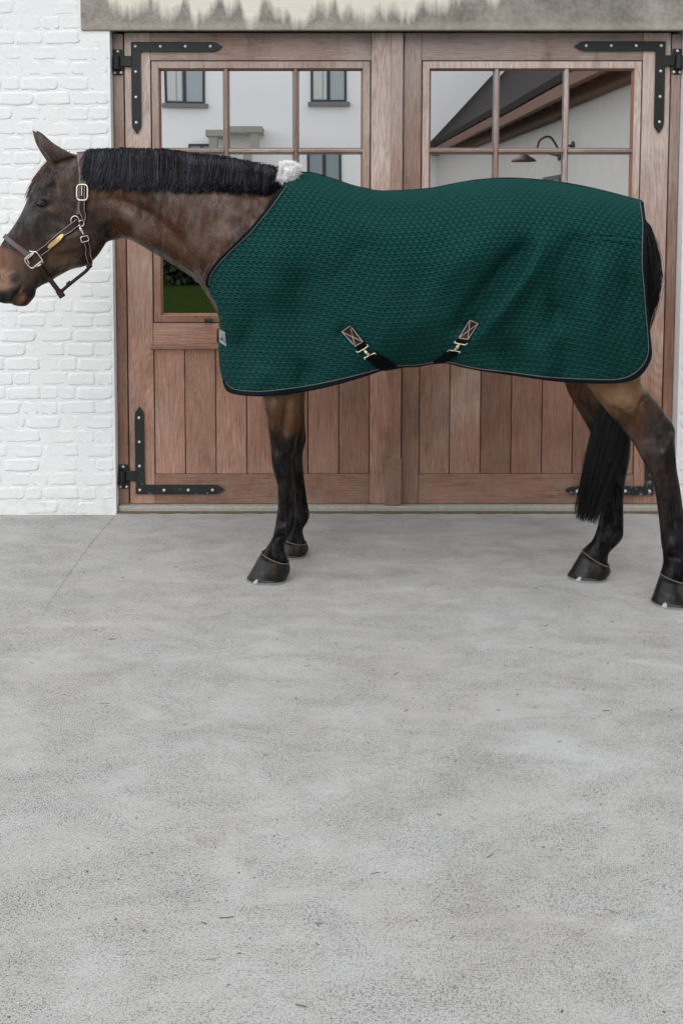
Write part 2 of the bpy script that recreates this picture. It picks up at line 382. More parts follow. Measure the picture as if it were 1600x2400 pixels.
def resample(P, n, smooth=True):
    P = np.asarray(P, float); d = np.r_[0, np.cumsum(np.linalg.norm(np.diff(P, axis=0), axis=1))]
    if smooth and len(P) > 2: P = catmull(P, 8); d = np.r_[0, np.cumsum(np.linalg.norm(np.diff(P, axis=0), axis=1))]
    s = np.linspace(0, d[-1], n) if np.isscalar(n) else np.asarray(n) * d[-1]
    return np.stack([np.interp(s, d, P[:, i]) for i in range(P.shape[1])], 1)
def catmull(P, k):
    P = np.asarray(P, float); Q = np.vstack([2 * P[0] - P[1], P, 2 * P[-1] - P[-2]]); out = []
    for i in range(1, len(Q) - 2):
        p0, p1, p2, p3 = Q[i - 1:i + 3]
        for t in np.arange(k) / k:
            out.append(.5 * ((2 * p1) + (-p0 + p2) * t + (2 * p0 - 5 * p1 + 4 * p2 - p3) * t * t + (-p0 + 3 * p1 - 3 * p2 + p3) * t ** 3))
    out.append(P[-1]); return np.array(out)

# ------------------------------------------------------------------ ground
g = mk('ground', [(-300, -300, -.006), (300, -300, -.006), (300, 300, -.006), (-300, 300, -.006)], [(0, 1, 2, 3)], 'grass'); tag(g, None, None, kind='structure')
yd = mk('concrete_yard', [(-9, -9.5, 0), (3.6, -9.5, 0), (3.6, .30, 0), (-9, .30, 0)], [(0, 1, 2, 3)], 'concrete'); tag(yd, None, None, kind='structure')

ck = resample(np.array([(272, 1206), (250, 1232), (205, 1285), (172, 1330), (128, 1395), (96, 1450)], float), 60); G_ = on_ground(ck[:, 0], ck[:, 1], .0012); G_[:, :2] += rng.normal(0, .0022, (60, 2)); V = []; Fc = []
for i in range(60):
    wq = .0009 * abs(math.sin(i * .9)) * (1 - i / 75) + .0003; V += [G_[i] - (wq, 0, 0), G_[i] + (wq, 0, 0)]
    if i: Fc.append((2 * i - 2, 2 * i - 1, 2 * i + 1, 2 * i))
mk('crack', V, Fc, 'moss', yd)
# ------------------------------------------------------------------ stable building
stable = thing('stable_building', (0.42, .2, 0), 'white painted brick stable with stained timber lintel over its double doors', 'building')
XL, XR = -0.974, 1.812           # edges of the door opening
LZ0 = Z(70.5, 0.0); LXL = X(189.4, 40, 0.0)
wall = boxes('wall', [(-7, XL, .0042, .36, 0, 3.3), (XR, 9, .0042, .36, 0, 3.3), (XL, XR, .0042, .36, LZ0 + .02, 3.3)], 'brick', stable)
lint = box('lintel', LXL, 2.0, -.006, .022, LZ0, LZ0 + .27, 'lintel', stable, .004)
box('lintel_core', LXL + .01, 1.99, .0225, .30, LZ0 + .05, LZ0 + .26, 'dark', stable)
boxes('threshold', [(XL + .003, XR - .003, .035, .30, .0005, Z(1184, .05) - .002)], 'sill', stable, .006)
V = []; Fc = []
xs = np.linspace(XL + .004, XR - .004, 90)       # crumbled joint between threshold and yard
for i, xx in enumerate(xs):
    d = .006 + .012 * abs(math.sin(i * 1.7) * math.sin(i * .61)) + random.uniform(0, .006)
    V += [(xx, .034, .010), (xx, .034 - d, .004)]
    if i: Fc.append((2 * i - 2, 2 * i - 1, 2 * i + 1, 2 * i))
mk('joint_dirt', V, Fc, 'moss', stable)
for xx in (-7, 8.7): box('side_wall', xx, xx + .3, .362, 7, 0, 3.3, 'render', stable)
box('back_wall', -7, 9, 7.002, 7.3, 0, 3.3, 'render', stable)
RZ = 5.7
V = [(-7.3, -.32, 3.28), (9.3, -.32, 3.28), (9.3, 3.6, RZ), (-7.3, 3.6, RZ), (9.3, 7.6, 3.28), (-7.3, 7.6, 3.28)]
V = V + [(x, y, z + .14) for x, y, z in V]
mk('roof', V, [(0, 3, 2, 1), (3, 5, 4, 2), (6, 7, 8, 9), (9, 8, 10, 11), (0, 1, 7, 6), (5, 11, 10, 4), (0, 6, 9, 3), (3, 9, 11, 5), (1, 2, 8, 7), (2, 4, 10, 8)], 'roof', stable)
for xx in (-6.85, 8.85): mk('gable_end', [(xx, 0, 3.3), (xx, 7.3, 3.3), (xx, 3.6, RZ)], [(0, 1, 2)], 'render', stable)

def brick_mesh(L, H, seed):
    r = np.random.default_rng(seed); nx, nz = 11, 7
    ex, ez = 1 - .007 / L, 1 - .007 / H; xs = np.r_[-1, -ex, np.linspace(-.8, .8, nx - 4), ex, 1]; zs = np.r_[-1, -ez, np.linspace(-.6, .6, nz - 4), ez, 1]
    ph = r.uniform(0, 6.28, 6); V = []
    for zz in zs:
        for xx in xs:
            e = max(abs(xx), abs(zz)); cx = abs(xx) * abs(zz)
            x = xx * L / 2 + .004 * math.sin(zz * 3 + ph[0]) * abs(xx) + .003 * math.sin(zz * 7 + ph[4]) * abs(xx) - np.sign(xx) * .010 * (cx ** 5) * (1 + .5 * math.sin(ph[1] + 2 * xx + 3 * zz))
            z = zz * H / 2 + .0026 * math.sin(xx * 2.2 + ph[2]) * abs(zz) + .0018 * math.sin(xx * 7 + ph[5]) * abs(zz) - np.sign(zz) * .007 * (cx ** 5)
            y = -.0018 * (e < .999) - .0006 * math.sin(2.5 * xx + ph[3]) - .0006 * math.sin(3 * zz + 2 * xx + ph[4]) + .0020 * (e > .999)
            V.append((x, y, z))
    Fc = [(j * nx + i, j * nx + i + 1, (j + 1) * nx + i + 1, (j + 1) * nx + i) for j in range(nz - 1) for i in range(nx - 1)]
    me = bpy.data.meshes.new('brick'); me.from_pydata(V, [], Fc); me.materials.append(M['brick']); me.polygons.foreach_set('use_smooth', [True] * len(Fc)); me.update()
    return me
BH = .0722; KINDS = [(.178, [brick_mesh(.178, BH - .0055, s) for s in range(5)]), (.138, [brick_mesh(.138, BH - .0055, 20 + s) for s in range(4)]), (.086, [brick_mesh(.086, BH - .0055, 40 + s) for s in range(4)])]
far = []; nb = 0
def lay(xa, xb, row):
    """courses between two x positions, starting at the door side"""
    global nb
    z = row * BH + BH / 2; sgn = 1 if xb > xa else -1; x = xa + sgn * .004; rr = random.Random(row * 7 + (sgn > 0))
    first = True
    while (xb - x) * sgn > .02:
        L, ms = rr.choices(KINDS, (5, 3, 4))[0]
        if first: L, ms = KINDS[(row % 2) * 2]; first = False
        sx = rr.uniform(.93, 1.06)
        if (xb - x) * sgn < L * sx: sx = (xb - x) * sgn / L
        me = rr.choice(ms); c = (x + sgn * L * sx / 2, .0058 - rr.choice((-.0004, 0, .0003, .0008, .0014)), z + rr.uniform(-.0022, .0022)); rot = rr.uniform(-.014, .014)
        px, py = to_px(np.array(c))
        if -60 < px < 1660 and py > -40 and nb < 300:
            o = place('brick', me, c, wall); o.scale = (sx, 1, 1); o.rotation_euler = (0, rot, 0); nb += 1
        else: far.append((me, c, sx))
        x += sgn * (L * sx + .004 + rr.uniform(0, .003))
for r in range(45):
    z = r * BH
    inl = z + BH > LZ0
    lay(LXL - .004 if inl and z < LZ0 + .27 else XL - .004, -2.4, r)
    if z > LZ0 + .27: lay(XL, 2.0, r)
    lay(2.004 if inl else XR + .004, 2.9, r)
parts = []
for me, c, sx in far:
    v = np.array([x.co[:] for x in me.vertices]) * (sx, 1, 1) + np.array(c); parts.append((v, [tuple(p.vertices) for p in me.polygons]))
V, Fc = join(parts); o = mk('brickwork', V, Fc, 'brick', wall, True); o['kind'] = 'stuff'

# ------------------------------------------------------------------ door frame and leaves
YF = .07
frame = thing('door_frame', ((XL + XR) / 2, .12, .0), 'weathered hardwood frame posts on either side of the double stable doors', 'door frame')
JL = X(292, 346, YF); JR = X(1571, 230, YF); ZT = Z(75.5, YF); ZB = Z(1182.5, YF)
box('jamb', XL + .003, JL - .002, YF, YF + .1, ZB, LZ0 - .003, 'woodv', frame, .003)
box('jamb', JR + .002, XR - .003, YF, YF + .1, ZB, LZ0 - .003, 'woodv', frame, .003)
boxes('rebate', [(JL - .03, JR + .03, YF + .095, YF + .14, LZ0 - .06, LZ0 - .002)], 'dark', frame)

def bolt_mesh(r=.0075):
    V = [(0, -.005, 0)]; n = 10
    for k, (rr, y) in enumerate([(.6, -.0045), (.95, -.002), (1, 0.0)]):
        V += [(rr * r * math.cos(t * 6.2832 / n), y, rr * r * math.sin(t * 6.2832 / n)) for t in range(n)]
    Fc = [(0, 1 + (i + 1) % n, 1 + i) for i in range(n)]
    for k in range(2): Fc += [(1 + k * n + i, 1 + k * n + (i + 1) % n, 1 + (k + 1) * n + (i + 1) % n, 1 + (k + 1) * n + i) for i in range(n)]
    me = bpy.data.meshes.new('bolt'); me.from_pydata(V, [], Fc); me.materials.append(M['zinc']); me.polygons.foreach_set('use_smooth', [True] * len(Fc)); return me
BOLT = bolt_mesh()

def hinge(door, xc, zc, sx, sz, jx):
    """L-shaped strap: outer corner at (xc,zc), arms running sx in x and sz in z; jx = middle of the jamb"""
    W, A = .046, .445; t0, t1 = YF - .008, YF + .0042
    P = [(0, 0)]
    P = [(.005, 0), (A - .05, 0), (A - .028, .004), (A, W / 2), (A - .028, W - .004), (A - .05, W), (W + .006, W), (W, W + .006), (W, A - .05), (W - .003, A - .028), (W / 2, A), (.003, A - .028), (0, A - .05), (0, .005)]
    P = [(xc + sx * a, zc + sz * b) for a, b in P]
    V, Fc = prism(P, t0, t1)
    V = np.array(V); h = mk('strap_hinge', V, Fc, 'iron', door)
    for a, b in [(.022, .022), (.144, .022), (.266, .022), (.388, .022), (.022, .145), (.022, .268), (.022, .391)]:
        place('bolt', BOLT, (xc + sx * a, t0 - .0005, zc + sz * b), h)
    za = zc + sz * (.094 if sz < 0 else .094); aw = .026
    box('hinge_arm', *sorted((xc + sx * .004, jx + (sx * .012))), YF - .012, YF - .001, za - aw, za + aw, 'iron', h, .003)
    pl = box('hinge_plate', jx - .024, jx + .024, YF - .006, YF + .0012, za - .066, za + .058, 'iron', frame, .003)
    for a, b in [(0, .047), (-.015, -.055), (.015, -.055)]: place('bolt', BOLT, (jx + a, YF - .0065, za + b), pl)
    th = np.linspace(0, 2 * math.pi, 17)[:-1]
    V, Fc = tube([(jx - sx * .006, YF - .016, z) for z in (za - aw - .014, za - aw - .012, za - aw - .003, za - aw - .002, za + aw - .003, za + aw)], [.017, .022, .022, .0165, .0165, .015], 14)
    mk('hinge_barrel', V, Fc, 'iron', pl, False)

def leaf(spec):
    d = thing('stable_door', spec['loc'], spec['label'], 'door', None)
    y = YF + .004; x0, x1 = spec['x']; zt, zb = ZT, Z(1180.5, y)
    s0, s1 = spec['sash']                       # sash outer edges in x
    p0, p1 = spec['panel']
    zs0, zs1 = Z(142, y), Z(755.5, y); zm = Z(806, y); zd = Z(818, y); zp = Z(1112, y); e = .0015
    mid = (s0 + p0) / 2, (s1 + p1) / 2
    q0, q1 = mid
    box('stile', x0, q0 - e, y, y + .055, zb, zt, 'woodv', d, .002); box('stile', q1 + e, x1, y, y + .055, zb, zt, 'woodv', d, .002)
    box('rail', q0, q1, y + .0005, y + .055, zs0 + .003, zt, 'woodh', d, .002)
    box('rail', q0, q1, y + .0005, y + .055, zd, zs1 - .003, 'woodh', d, .002)
    box('rail', q0, q1, y + .0005, y + .055, zb, zp, 'woodh', d, .002)
    box('drip_strip', q0 - .012, q1 + .012, y - .014, y - .0005, zd - .001, zm, 'woodh', d, .004)
    n = 7; w_ = (q1 - q0) / n
    for i in range(n): box('plank', q0 + i * w_ + .0021, q0 + (i + 1) * w_ - .0021, y + .007, y + .03, zp + .0012, zd - .0012, 'woodv', d, .0025)
    box('backing_board', q0 - .01, q1 + .01, y + .031, y + .04, zp - .01, zd + .01, 'dark', d)
    # sash: frame, beads, glazing bars and nine panes
    a0, a1, b0, b1 = q0 + .0045, q1 - .0045, zs1 + .0015, zs0 - .0015; sw = .034
    ys = y + .001
    bm = bmesh.new()
    for L in [(a0, a0 + sw, ys, ys + .05, b0, b1), (a1 - sw, a1, ys, ys + .05, b0, b1), (a0 + sw, a1 - sw, ys, ys + .05, b1 - sw, b1), (a0 + sw, a1 - sw, ys, ys + .05, b0, b0 + sw)]: bm_box(bm, *L, .0022)
    sash = from_bm('window_sash', bm, 'woodv', d)
    ia0, ia1, ib0, ib1 = a0 + sw, a1 - sw, b0 + sw, b1 - sw; mw = .024
    def bead(xa, xb, za, zb2, ax):      # sloping glazing bead
        k = .010; yq = ys + .004; yr = ys + .022
        if ax == 'l': V = [(xa, yq, za), (xa, yq, zb2), (xa + k, yr, zb2 - k), (xa + k, yr, za + k)]
        if ax == 'r': V = [(xb, yq, zb2), (xb, yq, za), (xb - k, yr, za + k), (xb - k, yr, zb2 - k)]
        if ax == 't': V = [(xa, yq, zb2), (xb, yq, zb2), (xb - k, yr, zb2 - k), (xa + k, yr, zb2 - k)]
        if ax == 'b': V = [(xb, yq, za), (xa, yq, za), (xa + k, yr, za + k), (xb - k, yr, za + k)]
        return V, [(3, 2, 1, 0)]
    parts = [bead(ia0, ia1, ib0, ib1, a) for a in 'lrtb']; V, Fc = join(parts); mk('glazing_bead', V, Fc, 'bead', sash)
    cw = (ia1 - ia0 - 2 * mw) / 3; rh = (ib1 - ib0 - 2 * mw) / 3
    for i in (1, 2):
        xa = ia0 + i * cw + (i - 1) * mw
        V, Fc = prism([(xa + .001, 0), (xa + .007, -.011), (xa + mw - .007, -.011), (xa + mw - .001, 0)], ib0, ib1)
        V = [(v[0], ys + .016 + v[2], v[1]) for v in V]; mk('glazing_bar', V, [q[::-1] for q in Fc], 'woodv', sash)
    for j in (1, 2):
        za = ib0 + j * rh + (j - 1) * mw
        for i in range(3):
            xa = ia0 + i * (cw + mw)
            V, Fc = prism([(ys + .0165, za + .001), (ys + .006, za + .007), (ys + .006, za + mw - .007), (ys + .0165, za + mw - .001)], xa - .0005, xa + cw + .0005)
            V = [(v[1], v[0], v[2]) for v in V]; mk('glazing_bar', V, Fc, 'woodh', sash)
    for j in range(3):
        for i in range(3):
            xa = ia0 + i * (cw + mw); za = ib0 + j * (rh + mw)
            tx, tz = random.uniform(-.0009, .0009), random.uniform(-.0009, .0009)
            V = [(xa - .006, ys + .024 - tx - tz, za - .006), (xa + cw + .006, ys + .024 + tx - tz, za - .006), (xa + cw + .006, ys + .024 + tx + tz, za + rh + .006), (xa - .006, ys + .024 - tx + tz, za + rh + .006)]
            V += [(a, b + .004, c) for a, b, c in V]
            mk('pane', V, [(0, 1, 2, 3), (7, 6, 5, 4), (0, 4, 5, 1), (1, 5, 6, 2), (2, 6, 7, 3), (3, 7, 4, 0)], 'glass', sash)
            k = .005; ysl = ys + .0225
            V = [(xa, ysl, za), (xa + cw, ysl, za), (xa + cw, ysl, za + rh), (xa, ysl, za + rh), (xa + k, ysl, za + k), (xa + cw - k, ysl, za + k), (xa + cw - k, ysl, za + rh - k), (xa + k, ysl, za + rh - k)]
            mk('glazing_seal', V, [(0, 1, 5, 4), (1, 2, 6, 5), (2, 3, 7, 6), (3, 0, 4, 7)], 'sealant', sash)
    return d, y
Xl = lambda px, py: X(px, py, YF + .004)
dL, yL = leaf(dict(loc=((JL + Xl(943, 300)) / 2, .1, .04), x=(JL + .004, Xl(940, 300)), sash=(Xl(358, 231), Xl(867, 250)), panel=(Xl(358.3, 1100), Xl(867.3, 1100)),
    label='weathered hardwood stable door leaf with cover strip and floor block, behind the horse\'s neck and chest'))
dR, yR = leaf(dict(loc=((JR + Xl(943, 300)) / 2, .1, .04), x=(Xl(945.5, 300), JR - .004), sash=(Xl(992, 200), Xl(1503, 250)), panel=(Xl(977, 1100), Xl(1485, 1100)),
    label='weathered hardwood stable door leaf behind the horse\'s hindquarters, without cover strip or floor block'))
xe = Xl(942.5, 300)
cs = box('cover_strip', xe - .056, xe + .001, yL - .022, yL - .0005, Z(1074, yL), ZT - .004, 'woodv', dL, .005, 2)
box('floor_block', xe - .076, xe + .004, yL - .032, yL - .0008, Z(1186, yL - .03), Z(1075, yL - .03), 'woodd', dL, .003)
hinge(dL, X(309, 250, YF), Z(97.5, YF), 1, -1, (XL + JL) / 2)
hinge(dL, X(317.5, 1100, YF), Z(1157.5, YF), 1, 1, (XL + JL) / 2)
hinge(dR, X(1556, 200, YF), Z(96, YF), -1, -1, (XR + JR) / 2)
hinge(dR, X(1531, 1140, YF), Z(1160, YF), -1, 1, (XR + JR) / 2)
kx, kz = X(489, 750, yL), Z(750.5, yL)
V, Fc = join([tube([(kx, yL - .001, kz), (kx, yL - .012, kz)], .008, 10), tube([(kx - .020, yL - .018, kz), (kx - .018, yL - .018, kz), (kx + .018, yL - .018, kz), (kx + .02, yL - .018, kz)], [.009, .012, .012, .009], 10)])
mk('window_latch', V, Fc, 'iron', dL)

# ------------------------------------------------------------------ the horse
def loft(sec, n=20, sub=4):
    """sec: (ax,ay,bx,by,off,half[,egg]) outline pairs in the photograph, lateral offset and half thickness in metres"""
    A = np.array([list(s) + [0.0] * (7 - len(s)) for s in sec], float); A = catmull(A, sub)
    Pa = at_h(A[:, 0], A[:, 1], A[:, 4]); Pb = at_h(A[:, 2], A[:, 3], A[:, 4])
    c = (Pa + Pb) / 2; a = (Pa - Pb) / 2; th = np.linspace(0, 2 * np.pi, n, endpoint=False)
    ny = np.array([.2, 1, 0]); ny /= np.linalg.norm(ny)
    cs_, sn = np.cos(th), np.sin(th)
    pw = .88
    cc = np.sign(cs_) * abs(cs_) ** pw; ss = np.sign(sn) * abs(sn) ** pw
    V = c[:, None] + a[:, None] * cc[None, :, None] + (A[:, 5][:, None] * ss[None] * (1 - A[:, 6][:, None] * cs_[None]))[..., None] * ny
    k = len(A); V = V.reshape(-1, 3)
    Fc = [(i * n + j, i * n + (j + 1) % n, (i + 1) * n + (j + 1) % n, (i + 1) * n + j) for i in range(k - 1) for j in range(n)]
    Fc += [tuple(range(n))[::-1], tuple(range((k - 1) * n, k * n))]
    return V, Fc
NF, FF, NH, FH = -.165, .146, -.124, .10
legs = {
 'nf': [(596, 740, 745, 740, -.12, .09), (604, 840, 728, 835, -.15, .085), (612, 905, 711, 900, NF, .066), (616, 929, 706, 924, NF, .062), (626, 980, 702, 979, NF, .056), (631.5, 1024, 694, 1040, NF, .047),
        (635, 1057, 687, 1066, NF, .044), (638.5, 1092, 686, 1092, NF, .043), (645, 1117, 687, 1114, NF, .036), (650, 1137, 692, 1143, NF, .029), (651, 1165, 694, 1170, NF, .027), (650.5, 1190, 694.5, 1200, NF, .027), (647, 1217, 692.5, 1230, NF, .034),
        (643.5, 1238, 684, 1252, NF, .038), (639, 1258, 669, 1270, NF, .033), (627, 1279, 667, 1290, NF, .035), (617, 1291, 673, 1310, NF, .044), (612, 1300, 674, 1320, NF, .044)],
 'ff': [(650, 740, 760, 740, .12, .085), (655, 850, 735, 845, .14, .08), (648, 930, 714, 920, FF, .062), (650, 1000, 714, 1001, FF, .05), (656, 1035, 717, 1030, FF, .045), (662, 1065, 709, 1064, FF, .042), (668, 1101, 710, 1101, FF, .036),
        (674, 1141, 715, 1141, FF, .028), (680, 1178, 720, 1178, FF, .026), (684, 1200, 725, 1206, FF, .032), (681, 1216, 720, 1224, FF, .035), (673, 1236, 709, 1243, FF, .031), (667, 1254, 713, 1264, FF, .036), (664, 1264, 716, 1275, FF, .042), (662, 1272, 714, 1283, FF, .042)],
 'nh': [(1300, 640, 1500, 600, -.10, .13), (1320, 760, 1512, 740, -.15, .12), (1345, 845, 1506, 835, -.16, .10), (1374, 899, 1502, 892, -.15, .075), (1397, 933, 1531, 932, -.14, .062), (1426, 970, 1564, 976, -.13, .052), (1453, 1001, 1581, 1003, NH, .047),
        (1482, 1037, 1581.5, 1032, NH, .046), (1502, 1074, 1583, 1068, NH, .043), (1518, 1104, 1586, 1098, NH, .038), (1529, 1128, 1590, 1122, NH, .033), (1535, 1158, 1595, 1153, NH, .030), (1541, 1198, 1601, 1195, NH, .030), (1546, 1243, 1608, 1242, NH, .035),
        (1548.5, 1274, 1614, 1280, NH, .040), (1552, 1293, 1612, 1304, NH, .037), (1553, 1318, 1610, 1328, NH, .040), (1548, 1341, 1619, 1361, NH, .050), (1545, 1350, 1622, 1372, NH, .05)],
 'fh': [(1270, 640, 1440, 620, .10, .12), (1290, 780, 1440, 770, .14, .10), (1322, 897, 1428, 888, .14, .072), (1342, 941, 1444, 935, .13, .06), (1366, 983, 1466, 984, .12, .05), (1384, 1016, 1479, 1012, .11, .046), (1400, 1044, 1480, 1038, FH, .044),
        (1410, 1075, 1476, 1074, FH, .041), (1413, 1108, 1470, 1106, FH, .036), (1412, 1134, 1465, 1133, FH, .031), (1409, 1180, 1461, 1178, FH, .028), (1402, 1222, 1461, 1226, FH, .031), (1396, 1245, 1460, 1256, FH, .036), (1387, 1267, 1450, 1272, FH, .037),
        (1375, 1279, 1428, 1294, FH, .035), (1366, 1287, 1424, 1314, FH, .042), (1362, 1294, 1424, 1328, FH, .043)]}
torso = [(515, 640, 520, 745, 0, .09), (545, 540, 545, 810, 0, .16), (590, 490, 590, 835, 0, .20), (640, 450, 640, 848, 0, .215), (704, 420, 700, 850, 0, .225, .12), (780, 438, 780, 845, 0, .255, .12), (900, 458, 900, 846, 0, .285, .1), (1000, 452, 1000, 836, 0, .295, .08),
         (1100, 436, 1100, 812, 0, .29, .02), (1200, 428, 1200, 800, 0, .28), (1300, 434, 1300, 790, 0, .27), (1400, 452, 1400, 780, 0, .245), (1465, 482, 1465, 750, 0, .20), (1503, 535, 1500, 680, 0, .11)]
neck = [(168, 366, 232, 575, 0, .078, .05), (205, 364, 262, 563, 0, .080, .12), (255, 366, 300, 560, 0, .082, .22), (310, 370, 356, 589, 0, .090, .28), (380, 376, 420, 627, 0, .105, .28), (455, 386, 476, 668, 0, .135, .22), (540, 402, 520, 735, 0, .19, .16), (640, 422, 565, 800, 0, .236, .18), (720, 440, 620, 830, 0, .225, .1)]
head = [(196, 366, 252, 560, 0, .066), (168, 358, 240, 580, 0, .078), (138, 362, 224, 603, 0, .088), (108, 390, 200, 623, 0, .096, -.05), (82, 437, 168, 631, 0, .098, -.12), (64, 481, 138, 646, 0, .088, -.12), (42, 518, 114, 661, 0, .071, -.1), (20, 548, 94, 671, 0, .060), (2, 575, 80, 681, 0, .054, .1),
        (-13, 605, 72, 690, 0, .053, .15), (-21, 635, 60, 700, 0, .053, .2), (-24, 662, 44, 708, 0, .050, .2), (-20, 686, 28, 711, 0, .044, .1), (-13, 700, 16, 711, 0, .032)]
lip = [(52, 672, 82, 680, 0, .036), (40, 690, 80, 694, 0, .036), (32, 706, 70, 708, 0, .034), (32, 714, 60, 718, 0, .026)]
P_all = [loft(v) for v in legs.values()] + [loft(torso, 28), loft(neck, 28), loft(head, 28), loft(lip, 16)]
# ears: thin leaves curling forward
def ear(off, dx):
    s = [(124 + dx, 384, 178 + dx, 364, off * .75, .034), (113 + dx, 367, 158 + dx, 354, off * .95, .038), (104 + dx, 353, 138 + dx, 343, off * 1.1, .034), (96 + dx, 339, 119 + dx, 330, off * 1.15, .026), (89.5 + dx, 322, 102 + dx, 314, off * 1.15, .016), (85 + dx, 308, 89 + dx, 305, off * 1.12, .006), (83.5 + dx, 303, 85 + dx, 302, off * 1.1, .002)]
    return loft(s, 16)
P_all += [ear(-.055, 0), ear(.055, -9)]
V, Fc = join(P_all)
tmp = mk('tmp', V, Fc, None, center=(0, 0, 0))
md = tmp.modifiers.new('r', 'REMESH'); md.mode = 'VOXEL'; md.voxel_size = .0055
md = tmp.modifiers.new('s', 'SMOOTH'); md.factor = .5; md.iterations = 7
dg = bpy.context.evaluated_depsgraph_get(); ev = tmp.evaluated_get(dg); me0 = bpy.data.meshes.new_from_object(ev)
bpy.data.objects.remove(tmp)
nv = len(me0.vertices); HV = np.empty(nv * 3); me0.vertices.foreach_get('co', HV); HV = HV.reshape(-1, 3)
HF = [tuple(p.vertices) for p in me0.polygons]
HN = np.empty(nv * 3); me0.vertices.foreach_get('normal', HN); HN = HN.reshape(-1, 3)

def seg_dist(px, py, poly):
    poly = np.asarray(poly, float); best = np.full(px.shape, 1e9)
    if len(poly) == 1: return np.hypot(px - poly[0, 0], py - poly[0, 1])
    for (ax, ay), (bx, by) in zip(poly[:-1], poly[1:]):
        L2 = (bx - ax) ** 2 + (by - ay) ** 2 + 1e-9; t = np.clip(((px - ax) * (bx - ax) + (py - ay) * (by - ay)) / L2, 0, 1)
        best = np.minimum(best, np.hypot(px - ax - t * (bx - ax), py - ay - t * (by - ay)))
    return best
hpx, hpy = to_px(HV); side = HV[:, 1] - ym(HV[:, 0]); facing = np.clip(np.abs(HN[:, 1]) * 1.4 - .15, 0, 1)
SCULPT = [  # (path in the photograph, width px, metres in/out, which side)
 ([(92, 468), (108, 466), (118, 474)], 6, .006, 0), ([(84, 476), (95, 482), (110, 482)], 9, -.006, 0), ([(88, 488), (104, 490)], 5, .003, 0),       # brow, eye socket, lower lid
 ([(84, 500), (82, 535), (86, 560)], 9, .006, 0), ([(100, 505), (108, 560)], 14, -.004, 0),                                            # facial crest
 ([(165, 545), (170, 590)], 34, .010, 0), ([(216, 500), (232, 560)], 10, -.007, 0),                                             # cheek, groove behind the jaw
 ([(51, 668), (40, 685), (27, 706)], 3.5, -.008, 0), ([(56, 672), (46, 690)], 5, .003, 0),                                     # mouth
 ([(-6, 640), (-8, 662)], 8, -.012, 0), ([(6, 632), (4, 660)], 7, .006, 0), ([(20, 640), (30, 660)], 12, .004, 0),             # nostril
 ([(485, 612), (470, 652)], 2.6, -.003, 0), ([(498, 602), (482, 652)], 2.6, -.0035, 0), ([(510, 606), (496, 650)], 2.6, -.0025, 0), ([(150, 470), (196, 500), (214, 560), (196, 612)], 7, -.004, 0), ([(100, 500), (140, 520), (180, 530)], 9, -.003, 0), ([(120, 560), (112, 600), (100, 640)], 10, -.004, 0), ([(130, 625), (150, 618), (190, 612)], 8, .004, 0), ([(60, 500), (40, 545)], 8, -.003, 0),
 ([(118, 430), (130, 452)], 9, -.006, 0), ([(128, 380), (150, 395)], 10, -.005, 0),                                            # hollow above eye, ear base
 ([(240, 470), (300, 500), (360, 560), (440, 620)], 16, .006, 0), ([(225, 465), (290, 472), (350, 500), (420, 560), (470, 640)], 11, -.006, 0),      # neck: jugular groove and muscle
 ([(250, 520), (270, 545)], 14, -.008, 0), ([(470, 480), (560, 470)], 40, .007, 0), ([(520, 560), (480, 630)], 14, -.006, 0), ([(545, 545), (500, 610)], 10, .005, 0), ([(560, 470), (600, 520)], 20, -.004, 0),
 ([(672, 930), (664, 1000), (668, 1035)], 6, -.007, -1), ([(645, 930), (648, 1000)], 8, .005, -1), ([(688, 940), (684, 1000)], 8, .005, -1), ([(630, 940), (636, 1000)], 4, -.003, -1), # forearm
 ([(655, 1070)], 18, .005, -1), ([(680, 1095)], 7, .004, -1), ([(677, 1135), (678, 1220)], 3.5, -.006, -1), ([(686, 1140), (688, 1220)], 4, .004, -1), ([(662, 1140), (662, 1215)], 5, .003, -1), ([(655, 1235), (672, 1240)], 8, .005, -1), ([(640, 1262), (668, 1256)], 4, -.004, -1),
 ([(1470, 930), (1450, 960)], 26, .008, -1), ([(1512, 925), (1500, 950), (1490, 985)], 6, -.006, -1), ([(1528, 930), (1556, 972)], 8, .005, -1), ([(1430, 960), (1490, 955)], 3, -.002, -1), ([(1512, 940), (1502, 952), (1497, 980)], 2.5, .003, -1),
 ([(1545, 1020), (1550, 1060)], 8, -.008, -1), ([(1570, 1010), (1570, 1050)], 8, .006, -1), ([(1515, 1030), (1530, 1070)], 12, .006, -1), ([(1545, 1100), (1560, 1140)], 10, -.003, -1),
 ([(1572, 1150), (1580, 1240)], 3.5, -.006, -1), ([(1584, 1150), (1594, 1240)], 4.5, .004, -1), ([(1556, 1150), (1564, 1240)], 6, .003, -1), ([(1580, 1275)], 12, .004, -1), ([(1556, 1300), (1600, 1312)], 5, -.005, -1),
 ([(1440, 1140), (1436, 1230)], 4, -.005, 1), ([(1350, 930), (1390, 985)], 8, -.005, 1), ([(1410, 1290), (1420, 1280)], 5, -.003, 1)]
disp = np.zeros(nv)
for path, wd, amp, sd_ in SCULPT:
    d = seg_dist(hpx, hpy, path); k = amp * np.exp(-(d / wd) ** 2) * facing
    if len(path) > 1:
        A_, B_ = np.array(path[0], float), np.array(path[-1], float); L2 = ((B_ - A_) ** 2).sum() + 1e-9
        tq = ((hpx - A_[0]) * (B_[0] - A_[0]) + (hpy - A_[1]) * (B_[1] - A_[1])) / L2; ed = np.clip(np.minimum(tq + .12, 1.12 - tq) / .4, 0, 1); k = k * ed * ed * (3 - 2 * ed)
    if sd_ < 0: k = k * (side < -.02)
    elif sd_ > 0: k = k * (side > .02)
    disp += k * 1.8
HV = HV + HN * disp[:, None]

